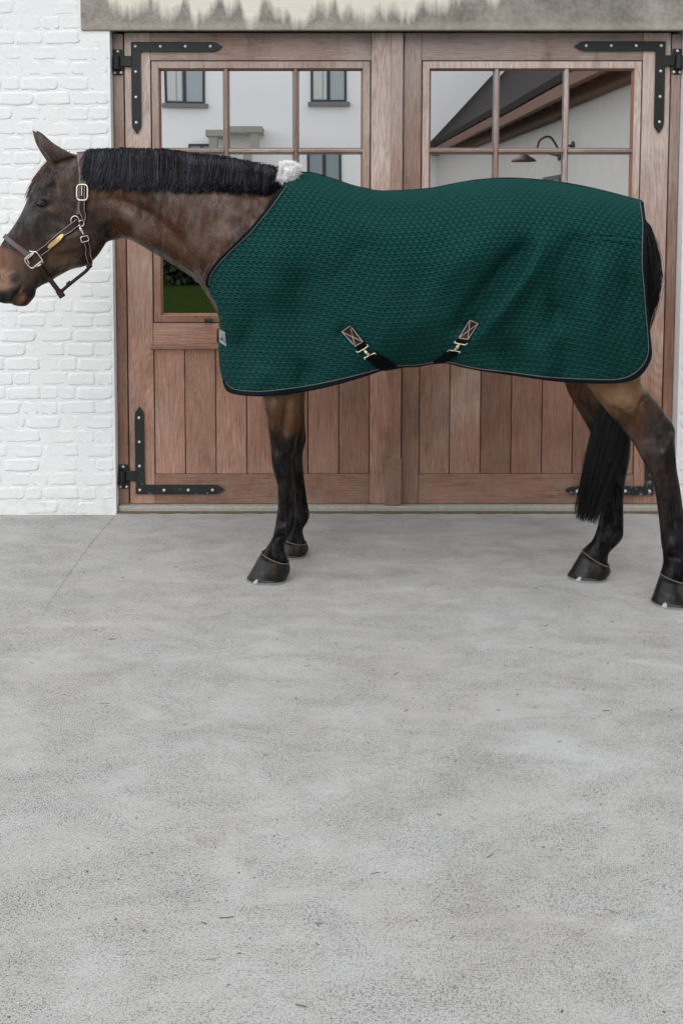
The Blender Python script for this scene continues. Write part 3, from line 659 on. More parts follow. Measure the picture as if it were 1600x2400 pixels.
# coat colours, set at points over the body, with light and shade painted in
B, DK, BLK, TAN = (74, 54, 43), (54, 46, 43), (27, 25, 27), (122, 92, 70)
anch = [(100, 330, (84, 72, 68), 25), (130, 350, (88, 75, 70), 25), (150, 380, (92, 80, 74), 20), (120, 410, DK, 22), (95, 450, (58, 54, 54), 20), (100, 478, (40, 37, 38), 13), (118, 488, (112, 88, 74), 7), (105, 520, (66, 60, 59), 24), (60, 520, (62, 57, 56), 22), (30, 560, (66, 58, 55), 18),
 (150, 450, (80, 68, 62), 24), (160, 520, (76, 65, 59), 28), (190, 560, (82, 70, 62), 24), (140, 600, (94, 77, 66), 22), (210, 500, (72, 62, 57), 20), (215, 600, (52, 44, 42), 14), (110, 650, (60, 50, 46), 18), (85, 620, (88, 72, 64), 18), (12, 612, (132, 102, 88), 18), (35, 620, (116, 97, 87), 16), (12, 655, (168, 140, 124), 15), (35, 650, (84, 78, 76), 12),
 (-15, 655, (36, 33, 34), 12), (30, 690, (52, 50, 50), 12), (5, 700, (44, 42, 43), 12), (52, 700, (128, 92, 74), 8), (65, 712, (44, 41, 41), 9), (72, 690, (48, 44, 44), 9),
 (245, 440, (100, 74, 58), 24), (240, 480, (78, 64, 57), 20), (240, 545, (36, 31, 30), 14), (300, 500, (116, 98, 86), 16), (330, 530, (112, 96, 86), 14), (300, 455, (84, 60, 46), 24), (350, 470, (64, 46, 37), 30), (290, 530, (70, 50, 40), 20), (400, 460, (92, 76, 68), 26), (400, 540, (78, 56, 44), 34), (460, 470, (98, 84, 77), 30), (380, 590, (58, 42, 36), 20),
 (470, 560, (92, 74, 64), 30), (540, 480, (104, 90, 83), 30), (520, 540, (118, 102, 94), 22), (600, 470, (84, 66, 60), 26), (560, 540, (70, 54, 50), 20), (470, 630, (64, 46, 38), 18), (500, 600, (96, 76, 66), 16),
 (800, 600, B, 250), (1200, 600, B, 250),
 (640, 930, (104, 84, 68), 24), (690, 930, (118, 94, 76), 22), (640, 985, (86, 64, 50), 20), (680, 990, (110, 80, 62), 18), (672, 1015, (104, 84, 74), 10), (640, 1030, (44, 38, 36), 20), (690, 1035, (40, 35, 35), 16), (660, 1070, BLK, 40), (660, 1150, (32, 29, 29), 45), (660, 1220, BLK, 40), (640, 1290, (20, 19, 21), 30),
 (1400, 900, (140, 112, 90), 24), (1450, 920, (152, 124, 102), 36), (1490, 915, (124, 98, 80), 20), (1515, 935, (58, 46, 40), 14), (1440, 965, (112, 82, 62), 22), (1480, 985, (86, 62, 48), 18), (1470, 1015, (98, 76, 64), 16), (1500, 1050, (96, 80, 72), 18), (1545, 1000, (62, 55, 55), 24), (1575, 1010, (40, 37, 39), 18), (1530, 1050, (84, 76, 77), 18), (1540, 1100, (60, 48, 44), 24), (1570, 1080, BLK, 24), (1560, 1170, (46, 41, 40), 36), (1590, 1200, BLK, 30), (1570, 1250, (34, 32, 35), 40), (1580, 1330, (18, 17, 19), 40),
 (1345, 920, (84, 60, 46), 24), (1370, 960, (64, 46, 38), 22), (1390, 1000, (50, 40, 36), 22), (1440, 1000, BLK, 30), (1430, 1100, (24, 22, 23), 50), (1430, 1220, (24, 22, 23), 50), (1400, 1300, (18, 17, 18), 40)]
num = np.zeros((nv, 3)); den = np.zeros(nv) + 1e-9
for x, y, c, r in anch:
    d2 = (hpx - x) ** 2 + (hpy - y) ** 2; k = 1 / (1 + d2 / r ** 2) ** 3 / 1.0
    num += k[:, None] * np.array(S(c)[:3]); den += k
coat = num / den[:, None]
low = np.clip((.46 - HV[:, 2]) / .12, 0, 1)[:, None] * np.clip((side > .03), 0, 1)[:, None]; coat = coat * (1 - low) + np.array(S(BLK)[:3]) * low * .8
lum = coat.mean(1, keepdims=True); coat = np.clip((lum + (coat - lum) * 1.35), .0012, 1) * .58

base = on_ground(1010, 1380)
horse = thing('horse', (float(base[0]), float(ym(base[0])), 0), 'dark bay horse standing side-on in a green rug and leather halter', 'horse')
body = mk('body', HV, HF, 'coat', horse, True); attr_color(body, 'coat', coat)
BV = BVHTree.FromPolygons([Vector(v) for v in HV], HF)
def hit(px, py, bvh=None, lift=0.0):
    d = Vector(ray(px, py)); d.normalize(); o = Vector(CAM); r = (bvh or BV).ray_cast(o, d)
    if r[0] is None: return None, None
    nrm = r[1]; nrm = nrm if nrm.dot(d) < 0 else -nrm
    return np.array(r[0]) + np.array(nrm) * lift, np.array(nrm)

# hooves
def hoof(cf, cb, toe, heel, off, hw=.062, yaw=0.0, label=None):
    """coronet front/back and toe/heel on the ground, as seen in the photograph"""
    A, Bq = at_h(*cf, off), at_h(*cb, off); T, H = at_h(*toe, off), at_h(*heel, off)
    zf = -.0; T[2] = .009; H[2] = .009
    n = 28; th = np.linspace(0, 2 * np.pi, n, endpoint=False); V = []
    ax = (T - H); ax[2] = 0; Lg = np.linalg.norm(ax); ax /= Lg; la = np.array([-ax[1], ax[0], 0.0])
    rows = 7
    for i in range(rows):
        t = i / (rows - 1); f_ = A + (T - A) * t; b_ = Bq + (H - Bq) * t; b_ = b_ - ax * .010 * math.sin(math.pi * t)
        c = (f_ + b_) / 2; hv = (f_ - b_) / 2; wd = hw * (.80 + .20 * t)
        for a in th:
            ca, sa = math.cos(a), math.sin(a)
            V.append(c + hv * np.sign(ca) * abs(ca) ** .9 + la * wd * sa * (1 - .10 * ca * (ca < 0)))
    Fc = [(i * n + j, (i + 1) * n + j, (i + 1) * n + (j + 1) % n, i * n + (j + 1) % n) for i in range(rows - 1) for j in range(n)] + [tuple(range((rows - 1) * n, rows * n)), tuple(range(n))[::-1]]
    h = mk('hoof', V, Fc, 'hoof', horse, True)
    V = np.array(V); ring = V[:n]; v, f_ = tube(ring + np.array([0, 0, .002]) + (ring - ring.mean(0)) * .0, .0019, 6, True); mk('coronet_band', v, f_, 'coronet', h, True)
    bot = V[-n:]; o_ = bot + (bot - bot.mean(0)) * .02; i_ = bot.mean(0) + (bot - bot.mean(0)) * .62
    sv = []; 
    for R_, zz in ((o_, .009), (o_, .0006), (i_, .0006), (i_, .009)):
        q = R_.copy(); q[:, 2] = zz; sv.append(q)
    sv = np.concatenate(sv); sf = [(r_ * n + j, ((r_ + 1) % 4) * n + j, ((r_ + 1) % 4) * n + (j + 1) % n, r_ * n + (j + 1) % n) for r_ in range(4) for j in range(n)]
    mk('horseshoe', sv, sf, 'shoe', h)
    # toe clip, drawn up over the front of the wall on the near quarter
    la = la if la[1] > 0 else -la
    j0 = int(np.argmin([(v - (T + la * -hw * .80 - ax * .040)) @ (v - (T + la * -hw * .80 - ax * .040)) for v in bot])); p = bot[j0]; pu = V[(rows - 3) * n + j0]; out = p - bot.mean(0); out[2] = 0; out /= np.linalg.norm(out)
    tg = np.array([-out[1], out[0], 0]); e = out * .003; up = (pu - p) / np.linalg.norm(pu - p)
    pts = [p + e + tg * .010 + up * -.004, p + e - tg * .010 + up * -.004, p + e - tg * .0075 + up * .010, p + e + up * .016, p + e + tg * .0075 + up * .010]
    pts2 = [q - out * .006 for q in pts]; k = 5
    mk('toe_clip', pts + pts2, [tuple(range(5)), tuple(range(9, 4, -1))] + [(i, i + 5, (i + 1) % 5 + 5, (i + 1) % 5) for i in range(5)], 'shoe', h)
    return h
hoof((613, 1294), (677, 1319), (579, 1345), (671, 1350), NF)
hoof((663, 1262), (718, 1274), (644, 1297), (717, 1292), FF, .058)
hoof((1547, 1344), (1624, 1366), (1526, 1402), (1625, 1404), NH, .066)
hoof((1364, 1290), (1428, 1327), (1330, 1342), (1421, 1350), FH, .058)

# eyes
for sg in (-1, 1):
    p, nrm = hit(96, 478); 
    if sg > 0: p = np.array([p[0], 2 * ym(p[0]) - p[1], p[2]]); nrm = nrm * np.array([1, -1, 1])
    c = p - nrm * .0085; th = np.linspace(0, np.pi, 11); ph = np.linspace(0, 2 * np.pi, 20, endpoint=False); R_ = .019
    V = [(c[0] + R_ * 1.25 * math.sin(a) * math.cos(b), c[1] + R_ * math.sin(a) * math.sin(b), c[2] + R_ * .92 * math.cos(a)) for a in th for b in ph]
    Fc = [(i * 20 + j, i * 20 + (j + 1) % 20, (i + 1) * 20 + (j + 1) % 20, (i + 1) * 20 + j) for i in range(10) for j in range(20)]
    e = mk('eye', V, Fc, 'eye', horse, True)
    t1 = np.array([1, 0, -.10]); t1 -= nrm * (t1 @ nrm); t1 /= np.linalg.norm(t1); t2 = np.cross(nrm, t1); t2 = t2 if t2[2] > 0 else -t2
    L = [p + nrm * (.0035 - .004 * abs(math.cos(a)) ** 3) + t1 * .0235 * math.cos(a) + t2 * (.0145 if math.sin(a) > 0 else .0125) * math.sin(a) for a in np.linspace(0, 2 * np.pi, 22, endpoint=False)]
    v, f_ = tube(L, [.0046 if math.sin(a) > 0 else .0030 for a in np.linspace(0, 2 * np.pi, 22, endpoint=False)], 7, True); mk('eyelid', v, f_, 'lid', e, True)

# hair: tapered three-sided strands
def strands(name, P, r0, mat, parent, tint, taper=.25):
    n, k, _ = P.shape; T = np.gradient(P, axis=1); T /= np.linalg.norm(T, axis=2)[..., None] + 1e-12
    A = np.cross(T, np.array([.1, 1, .15])); A /= np.linalg.norm(A, axis=2)[..., None] + 1e-9; Bv = np.cross(T, A)
    r = np.broadcast_to(np.asarray(r0).reshape(-1, 1) * np.linspace(1, taper, k)[None], (n, k)); th = np.array([0, 2.1, 4.2]) + .5
    V = P[:, :, None] + r[..., None, None] * (np.cos(th)[:, None] * A[:, :, None] + np.sin(th)[:, None] * Bv[:, :, None]); V = V.reshape(-1, 3)
    b = (np.arange(n) * k * 3)[:, None, None]; i = (np.arange(k - 1) * 3)[None, :, None]; j = np.arange(3)[None, None]
    a0 = b + i + j; a1 = b + i + (j + 1) % 3; F4 = np.stack([a0, a1, a1 + 3, a0 + 3], -1).reshape(-1, 4)
    c = (V.min(0) + V.max(0)) / 2; me = bpy.data.meshes.new(name); me.vertices.add(len(V)); me.vertices.foreach_set('co', (V - c).ravel())
    me.loops.add(F4.size); me.loops.foreach_set('vertex_index', F4.ravel().astype(np.int32)); me.polygons.add(len(F4)); me.polygons.foreach_set('loop_start', np.arange(0, F4.size, 4, dtype=np.int32))
    me.polygons.foreach_set('use_smooth', np.ones(len(F4), bool)); me.update(); me.validate(); me.materials.append(M[mat])
    o = place(name, me, c, parent); at = me.attributes.new('tint', 'FLOAT', 'POINT'); at.data.foreach_set('value', np.repeat(np.asarray(tint, np.float32), k * 3)); return o
MT = np.array([(204, 352), (217, 349), (287, 347), (383, 349), (440, 356), (527, 365), (591, 379), (649, 391), (668, 396)]); MB = np.array([(204, 412), (212, 424), (242, 434), (319, 438), (415, 441), (496, 444), (560, 448), (620, 452), (650, 447), (668, 440)])
cols = np.arange(196, 672, 6.0); surf = []
for cx in cols:
    row = []
    for fr in np.linspace(.15, 1, 6):
        yt, yb = np.interp(cx, MT[:, 0], MT[:, 1]), np.interp(cx, MB[:, 0], MB[:, 1]); p, _n = hit(cx, yt + (yb - yt) * fr)
        row.append(np.nan if p is None else p[1])
    surf.append(row)
surf = np.array(surf); yq = np.nanmin(np.where(np.isnan(surf), 9, surf), axis=0)
for i in range(len(cols)):
    okv = ~np.isnan(surf[i]); surf[i] = np.interp(np.linspace(.15, 1, 6), np.linspace(.15, 1, 6)[okv], surf[i][okv]) if okv.any() else ym(0) - .06
n = 7000; x0 = rng.uniform(203, 664, n); clump = np.floor(x0 / 5.5 + .9 * np.sin(x0 * .37)); cr = {c: rng.normal(0, 1, 4) for c in np.unique(clump)}
C4 = np.array([cr[c] for c in clump]); K = 8; tt = np.linspace(0, 1, K); lay_ = rng.uniform(0, 1, n)
xm = (np.unique(clump, return_inverse=True)[1]); cxm = np.array([x0[clump == c].mean() for c in np.unique(clump)])[xm]
yt = np.interp(x0, MT[:, 0], MT[:, 1]) + rng.normal(1.0, 1.6, n); yb = np.interp(x0, MB[:, 0], MB[:, 1]) + C4[:, 0] * 3 + rng.normal(-3, 7.5, n) - lay_ * 3
sway = C4[:, 1] * 5 + rng.normal(0, 4.5, n) - 4 + 6 * np.sin(x0 * .021) + np.where(rng.uniform(0, 1, n) < .05, rng.normal(0, 26, n), 0); conv = .30
PX = x0[:, None] + sway[:, None] * tt[None] ** 1.4 + (cxm - x0)[:, None] * conv * tt[None] + 2.0 * np.sin(3 * tt[None] + C4[:, 2:3])
prof = np.array([.16, 0.0, .04, .18, .38, .60, .81, 1.0]); PY = yt[:, None] + (yb - yt)[:, None] * prof[None]
off = np.array([.012, .0, -.028, 0, 0, 0, 0, 0]); Yd = np.empty((n, K))
for k in range(K):
    fi = np.clip((prof[k] - .15) / .85 * 5, 0, 5); lo = int(min(4, np.floor(fi))); s_ = surf[:, lo] * (1 - (fi - lo)) + surf[:, lo + 1] * (fi - lo)
    s_ = np.convolve(np.pad(s_, 3, 'edge'), np.ones(7) / 7, 'valid')
    Yd[:, k] = np.interp(PX[:, k], cols, s_) - .006 - .020 * lay_
P0 = at_y(PX, PY, Yd); mid_y = ym(P0[..., 0]); Yd[:, 0] = mid_y[:, 0] + rng.uniform(-.01, .02, n); Yd[:, 1] = mid_y[:, 1] - rng.uniform(-.01, .03, n); Yd[:, 2] = np.minimum((Yd[:, 1] + Yd[:, 3]) / 2 - .01, Yd[:, 3] + .03)
mane = strands('mane', at_y(PX, PY, Yd), rng.choice([.0010, .0015, .0022, .0030], n, p=[.35, .35, .2, .10]), 'mane', horse, np.clip(rng.gamma(.6, .5, n) + C4[:, 3] * .10, 0, 1.3), .45)
# dense under-hair the outer locks lie on
cx_ = np.linspace(202, 664, 90); fr_ = np.array([.10, .04, .14, .34, .58, .80, .93]); GX, GF = np.meshgrid(cx_, fr_); gt, gb = np.interp(GX, MT[:, 0], MT[:, 1]), np.interp(GX, MB[:, 0], MB[:, 1]); GY = gt + (gb - gt) * GF + 2
gy = np.stack([np.interp(cx_, cols, np.convolve(np.pad(surf[:, k_], 3, 'edge'), np.ones(7) / 7, 'valid')) for k_ in (0, 0, 0, 1, 3, 4, 5)]) - .007; P_ = at_y(GX, GY, gy); gy[0] = ym(P_[0, :, 0]) + .01; gy[1] = ym(P_[1, :, 0]) - .015; P_ = at_y(GX, GY, gy)
mk('mane_underlayer', P_.reshape(-1, 3), [(a * 90 + b, a * 90 + b + 1, (a + 1) * 90 + b + 1, (a + 1) * 90 + b) for a in range(6) for b in range(89)], 'mane', horse, True)
# a few loose hairs along the crest
n = 46; x0 = rng.uniform(210, 650, n); K = 6; tt = np.linspace(0, 1, K); yt = np.interp(x0, MT[:, 0], MT[:, 1]); ln = rng.normal(0, 26, n)
PX = x0[:, None] + ln[:, None] * tt; PY = yt[:, None] + 4 - rng.uniform(2, 9, n)[:, None] * np.sin(tt * 2.6)[None] + 10 * tt[None] ** 2
strands('loose_mane_hair', at_h(PX, PY, -.02), np.full(n, .0007), 'mane', horse, np.full(n, .3))
# forelock
n = 700; K = 7; tt = np.linspace(0, 1, K); a = np.array([(150, 358), (126, 372), (104, 394), (88, 416), (77, 438), (70, 456), (66, 470)], float); ln = rng.uniform(.45, 1.0, n)
PX = np.interp(ln[:, None] * tt[None], np.linspace(0, 1, 7), a[:, 0]) + (rng.normal(0, 4, n))[:, None] + rng.normal(0, 5, n)[:, None] * tt[None] + 5
PY = np.interp(ln[:, None] * tt[None], np.linspace(0, 1, 7), a[:, 1]) + rng.normal(0, 2.5, n)[:, None] + 3
strands('forelock', at_h(PX, PY, 0) + np.array([0, 1, 0]) * (rng.uniform(-.05, .035, n)[:, None] * (1 - .3 * tt)[None])[..., None], np.full(n, .0013), 'forel', horse, np.clip(rng.normal(.45, .3, n), 0, 1))
# tail: from the dock round the quarter and forward between the hind legs
ctr = np.array([(1474, 500), (1500, 530), (1514, 590), (1519, 660), (1500, 740), (1472, 815), (1456, 885), (1444, 960), (1424, 1040), (1404, 1110), (1385, 1170), (1370, 1225)], float)
rad = np.array([10, 14, 21, 25, 22, 24, 32, 40, 44, 40, 33, 27.]); n = 4200; K = 16; ss = np.linspace(0, 1, K)
u = rng.uniform(-1, 1, n); v = rng.uniform(-1, 1, n); kk = np.hypot(u, v) > 1; u[kk] *= .6; v[kk] *= .6
ln = np.clip(rng.beta(6, 1.2, n), .35, 1); q = ln[:, None] * ss[None] * (len(ctr) - 1); i0 = np.clip(q.astype(int), 0, len(ctr) - 2); fr = q - i0
cm = catmull(ctr, 6); qi = q * 6; j0 = np.clip(qi.astype(int), 0, len(cm) - 2); ff = (qi - j0)[..., None]; cp = cm[j0] * (1 - ff) + cm[j0 + 1] * ff; rr = np.interp(q, np.arange(len(rad)), rad)
tg = np.gradient(cm, axis=0); tg /= np.linalg.norm(tg, axis=1)[:, None]; nrm2 = np.stack([-tg[:, 1], tg[:, 0]], 1)[j0]
wv = rng.normal(0, 1.5, (n, 1)) * np.sin(q * .9 + rng.uniform(0, 6, (n, 1))) * 3
fz = np.where(rng.uniform(0, 1, n) < .12, rng.normal(0, 1, n), 0)[:, None]
pp = cp + nrm2 * (u[:, None] * rr + wv - np.abs(fz) * 5 * np.sin(np.clip(q, 0, 7) / 7 * np.pi))[..., None]
offy = -.005 + v[:, None] * rr / 560 * .75 + np.interp(q, [0, 4, 7, 11], [0, -.01, .0, .0])
strands('tail', at_h(pp[..., 0], pp[..., 1], offy), rng.uniform(.0009, .0017, n), 'tail', horse, np.clip(rng.normal(.2, .25, n), 0, 1) * (1 - .8 * (np.abs(fz[:, 0]) > 0)), .4)

# ------------------------------------------------------------------ the rug
RT = np.array([(520, 398), (600, 400), (672, 403), (700, 402), (735, 405), (783, 419), (824, 433), (862, 442), (900, 447), (1003, 441), (1078, 427), (1150, 418), (1212, 417), (1302, 425), (1391, 441), (1504, 470), (1540, 490)], float)
RB = np.array([(530, 912), (559, 920), (591, 923), (623, 923), (687, 917), (751, 905), (814, 890), (878, 873), (933, 861), (979, 858), (1009, 852), (1050, 850), (1076, 857), (1124, 866), (1180, 873), (1276, 887), (1379, 893), (1448, 894), (1490, 883), (1513, 860)], float)
RR = np.array([(1504, 470), (1508, 520), (1510, 580), (1510, 630), (1512, 680), (1520, 759), (1523, 817), (1513, 860)], float)
RL = np.array([(672, 403), (660, 436), (634, 474), (604, 520), (572, 556), (536, 588), (505, 619), (487, 649), (485, 668), (495, 692), (507, 716), (513, 754), (511, 800), (513, 850), (519, 885), (530, 912)], float)
FR = np.array([(200, 540), (277, 559), (319, 568), (354, 589), (379, 602), (414, 624), (446, 643), (472, 660), (483, 668), (493, 692), (505, 716), (511, 754), (509, 800), (511, 850), (517, 885), (528, 914), (545, 960)], float)
WX = [440, 520, 580, 640, 704, 780, 900, 1000, 1100, 1200, 1300, 1400, 1460, 1520]; WW = [.15, .20, .245, .262, .268, .295, .325, .338, .338, .330, .322, .305, .285, .262]
MPX = 1 / 560.
RSC = [(a_, b_, c_ * 4.6) for a_, b_, c_ in [([(1238, 575), (1185, 640), (1125, 715), (1070, 775)], 26, -.020), ([(1278, 560), (1240, 640), (1170, 735), (1110, 800)], 26, .014), ([(1352, 560), (1330, 620), (1312, 700), (1300, 760)], 26, -.017), ([(1400, 600), (1396, 700), (1400, 830)], 44, .011), ([(1470, 600), (1478, 720), (1480, 830)], 22, -.008),
       ([(1190, 470), (1150, 560), (1060, 660)], 60, .010), ([(870, 560), (845, 640), (800, 700)], 45, -.009), ([(640, 560), (620, 720)], 70, .012), ([(700, 640), (720, 760)], 40, -.006), ([(720, 850), (690, 900)], 30, -.007), ([(620, 860), (600, 915)], 26, .006), ([(560, 760), (570, 900)], 20, -.006),
       ([(900, 760), (960, 800)], 60, .004), ([(1010, 640), (960, 740), (900, 800)], 34, -.004), ([(1120, 560), (1050, 640), (980, 730)], 30, .004), ([(560, 640), (545, 720), (552, 800)], 18, -.004), ([(1320, 800), (1330, 885)], 20, -.004), ([(1440, 780), (1440, 880)], 26, .004), ([(1180, 800), (1220, 880)], 28, -.010), ([(1260, 800), (1290, 885)], 26, .007), ([(800, 470), (900, 500), (1000, 490)], 30, -.006), ([(1378, 552), (1440, 554), (1503, 562)], 2.4, -.0014), ([(1404, 561), (1450, 570), (1500, 580)], 2.2, -.0010), ([(1420, 557), (1500, 571)], 4.5, .0010), ([(1390, 575), (1360, 620), (1345, 700)], 30, -.006),
       ([(832, 795), (790, 770)], 18, -.004), ([(1085, 780), (1130, 750)], 18, -.004)]]
def rug_w(px, py):
    top = np.interp(px, RT[:, 0], RT[:, 1]); d = np.clip(py - top, 0, None) * MPX; R_ = .33
    th = np.arccos(1 - np.clip(d / R_, 0, 1)); f_ = np.sin(th) ** .92
    fx = np.interp(py, FR[:, 1], FR[:, 0]); fx = np.where(py < 560, 200, fx); c = np.clip(px - fx, 0, None) * MPX; Rc = .26
    tc = np.arccos(1 - np.clip(c / Rc, 0, 1)); g_ = np.sin(tc) ** .95
    W_ = np.interp(px, WX, WW); w_ = W_ * f_ * g_
    hem = np.interp(px, RB[:, 0], RB[:, 1]); up = np.clip(1 - (hem - py) / 110, 0, 1)
    up2 = np.clip(1 - (hem - py) / 230, 0, 1); w_ = w_ * (1 - .13 * up2 ** 2); w_ = w_ - .15 * up ** 1.5 * np.exp(-((px - 985) / 115) ** 2) + .02 * up * np.exp(-((px - 640) / 60) ** 2)
    for path, wd, amp in RSC:
        A_, B_ = np.array(path[0], float), np.array(path[-1], float); tq = ((px - A_[0]) * (B_[0] - A_[0]) + (py - A_[1]) * (B_[1] - A_[1])) / (((B_ - A_) ** 2).sum() + 1e-9)
        ed = np.clip(np.minimum(tq + .22, 1.22 - tq) / .55, 0, 1); ed = ed * ed * (3 - 2 * ed) if wd > 4 else np.clip(tq * 8 + .3, 0, 1)
        w_ = w_ + amp * np.exp(-(seg_dist(px, py, path) / wd) ** 2) * ed * np.clip(f_ * 1.2 - .2, 0, 1)
    Vc = np.where(d < R_, R_ * th * .96, R_ * np.pi / 2 * .96 + d - R_); Uc = np.where(c < Rc, Rc * tc, Rc * np.pi / 2 + c - Rc) + fx * MPX
    Uc = np.where(py < 640, px * MPX + (Rc * np.pi / 2 - Rc), Uc) if False else Uc
    return w_, px * MPX, Vc
def coons(ns, nt_):
    s = np.linspace(0, 1, ns) ** 1.25; t = np.linspace(0, 1, nt_) ** 1.12
    T_ = resample(RT[2:16], t); Bt = resample(RB, t); L_ = resample(RL, s); R_ = resample(RR, s)
    S_, T2 = s[:, None, None], t[None, :, None]
    return (1 - S_) * T_[None] + S_ * Bt[None] + (1 - T2) * L_[:, None] + T2 * R_[:, None] - ((1 - S_) * (1 - T2) * T_[0] + (1 - S_) * T2 * T_[-1] + S_ * (1 - T2) * Bt[0] + S_ * T2 * Bt[-1])
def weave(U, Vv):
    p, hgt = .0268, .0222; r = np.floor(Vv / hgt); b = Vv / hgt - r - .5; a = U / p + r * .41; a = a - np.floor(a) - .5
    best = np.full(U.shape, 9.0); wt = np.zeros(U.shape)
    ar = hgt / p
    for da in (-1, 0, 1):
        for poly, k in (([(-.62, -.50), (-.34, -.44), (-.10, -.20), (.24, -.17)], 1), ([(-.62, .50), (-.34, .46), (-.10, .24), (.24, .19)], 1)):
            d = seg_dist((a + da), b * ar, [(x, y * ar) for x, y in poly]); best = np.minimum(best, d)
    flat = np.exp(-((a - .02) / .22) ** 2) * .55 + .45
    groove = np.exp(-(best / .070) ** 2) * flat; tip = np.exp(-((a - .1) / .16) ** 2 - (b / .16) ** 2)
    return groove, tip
def rug_grid(ns, nt_, pattern):
    G = coons(ns, nt_); px, py = G[..., 0], G[..., 1]; w_, U, Vv = rug_w(px, py)
    w_ = np.maximum(w_, .004)
    P = at_h(px, py, -w_)
    # keep the cloth clear of the horse
    sub = 1 if ns < 150 else 4; push = np.zeros((ns, nt_))
    pi, pj = np.arange(0, ns, sub), np.arange(0, nt_, sub); pu = np.zeros((len(pi), len(pj)))
    for a, i in enumerate(pi):
        for b, j in enumerate(pj):
            h_, _ = hit(px[i, j], py[i, j])
            if h_ is not None and h_[1] < -.3: pu[a, b] = max(0, P[i, j, 1] - (h_[1] - .016))
    pu = np.clip(pu, 0, .2)
    for _ in range(3): q_ = np.pad(pu, 1, 'edge'); pu = np.maximum(pu, (q_[:-2, 1:-1] + q_[2:, 1:-1] + q_[1:-1, :-2] + q_[1:-1, 2:]) / 4)
    t_ = np.array([np.interp(np.arange(nt_), pj, r_) for r_ in pu]); push = np.array([np.interp(np.arange(ns), pi, t_[:, k]) for k in range(nt_)]).T
    P = at_y(px, py, P[..., 1] - push)
    if pattern:
        du = np.gradient(P, axis=1); dv = np.gradient(P, axis=0); N = np.cross(du, dv); N /= np.linalg.norm(N, axis=2)[..., None] + 1e-12; N = np.where((N[..., 1] > 0)[..., None], -N, N)
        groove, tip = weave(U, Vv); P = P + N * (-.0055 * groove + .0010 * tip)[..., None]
        return P, groove, tip
    return P, np.zeros((ns, nt_)), np.zeros((ns, nt_))
rug = thing('horse_rug', (float(base[0]), float(ym(base[0])), .62), 'dark green waffle-weave horse rug with dark binding and taupe piping, worn by the horse', 'horse rug')
NS, NT = 500, 880
P, gr, tp = rug_grid(NS, NT, True)
def gridfaces(ns, nt_, flip=False, o=0):
    i = np.arange(ns - 1)[:, None] * nt_ + np.arange(nt_ - 1)[None] + o; q = np.stack([i, i + nt_, i + nt_ + 1, i + 1], -1).reshape(-1, 4)
    return q[:, ::-1] if flip else q
P2, g2, t2 = rug_grid(110, 190, False); P2 = P2.copy(); P2[..., 1] = 2 * ym(P2[..., 0]) - P2[..., 1]
VV = np.concatenate([P.reshape(-1, 3), P2.reshape(-1, 3)]); FF4 = np.concatenate([gridfaces(NS, NT), gridfaces(110, 190, True, NS * NT)])
c = (VV.min(0) + VV.max(0)) / 2; me = bpy.data.meshes.new('cloth'); me.vertices.add(len(VV)); me.vertices.foreach_set('co', (VV - c).ravel()); me.loops.add(FF4.size); me.loops.foreach_set('vertex_index', FF4.ravel().astype(np.int32))
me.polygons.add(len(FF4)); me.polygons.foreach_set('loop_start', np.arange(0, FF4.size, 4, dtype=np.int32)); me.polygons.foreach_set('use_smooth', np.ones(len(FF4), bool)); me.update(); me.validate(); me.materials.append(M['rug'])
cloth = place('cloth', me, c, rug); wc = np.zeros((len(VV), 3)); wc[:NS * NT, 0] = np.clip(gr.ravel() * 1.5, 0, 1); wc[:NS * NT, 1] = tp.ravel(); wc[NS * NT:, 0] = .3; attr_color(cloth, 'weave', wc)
sub = P[::4, ::4]; RBV = BVHTree.FromPolygons([Vector(v) for v in sub.reshape(-1, 3)], [tuple(q) for q in gridfaces(sub.shape[0], sub.shape[1])])
def rug_pt(px, py, lift=.0):
    px = np.asarray(px, float); py = np.asarray(py, float); w_, _, _ = rug_w(px, py); P = at_h(px, py, -np.maximum(w_, .004)); out = []
    for i in range(len(px)):
        h_, _ = hit(px[i], py[i], RBV)
        out.append(P[i] if h_ is None else h_)
    P = np.array(out); d = P - CAM; d /= np.linalg.norm(d, axis=1)[:, None]; return P - d * lift
def smooth1(Q, k=5):
    Qp = np.vstack([np.repeat(Q[:1], k // 2, 0), Q, np.repeat(Q[-1:], k // 2, 0)]); return np.stack([np.convolve(Qp[:, i], np.ones(k) / k, 'valid') for i in range(3)], 1)
def band(name, outer, inner, n, mat, lift=.004):
    O, I = resample(outer, n), resample(inner, n)
    Io = smooth1(rug_pt(I[:, 0], I[:, 1], lift), 9); wO, _, _ = rug_w(O[:, 0], O[:, 1])
    yO = Io[:, 1]; Oo = at_y(O[:, 0], O[:, 1], yO); Mo = (Io + Oo) / 2 + np.array([0, -.003, 0]); Bk = Oo + np.array([0, .012, 0]); Bi = Io + np.array([0, .02, 0])
    R_ = [Io, Mo, Oo, Bk, Bi]; V = np.concatenate(R_); Fc = [(r * n + i, r * n + i + 1, (r + 1) * n + i + 1, (r + 1) * n + i) for r in range(4) for i in range(n - 1)]
    return mk(name, V, Fc, mat, rug, True), Io
nk_o = [(663, 436), (646, 450), (630, 474), (620, 492), (591, 528), (572, 547), (543.5, 576), (505, 614), (483.5, 649), (481, 664), (484, 674)]
nk_i = [(673, 434), (662, 448), (644, 474), (632, 490), (603, 526), (584, 548), (556, 574), (518, 612), (496, 641), (490, 657), (491, 672)]
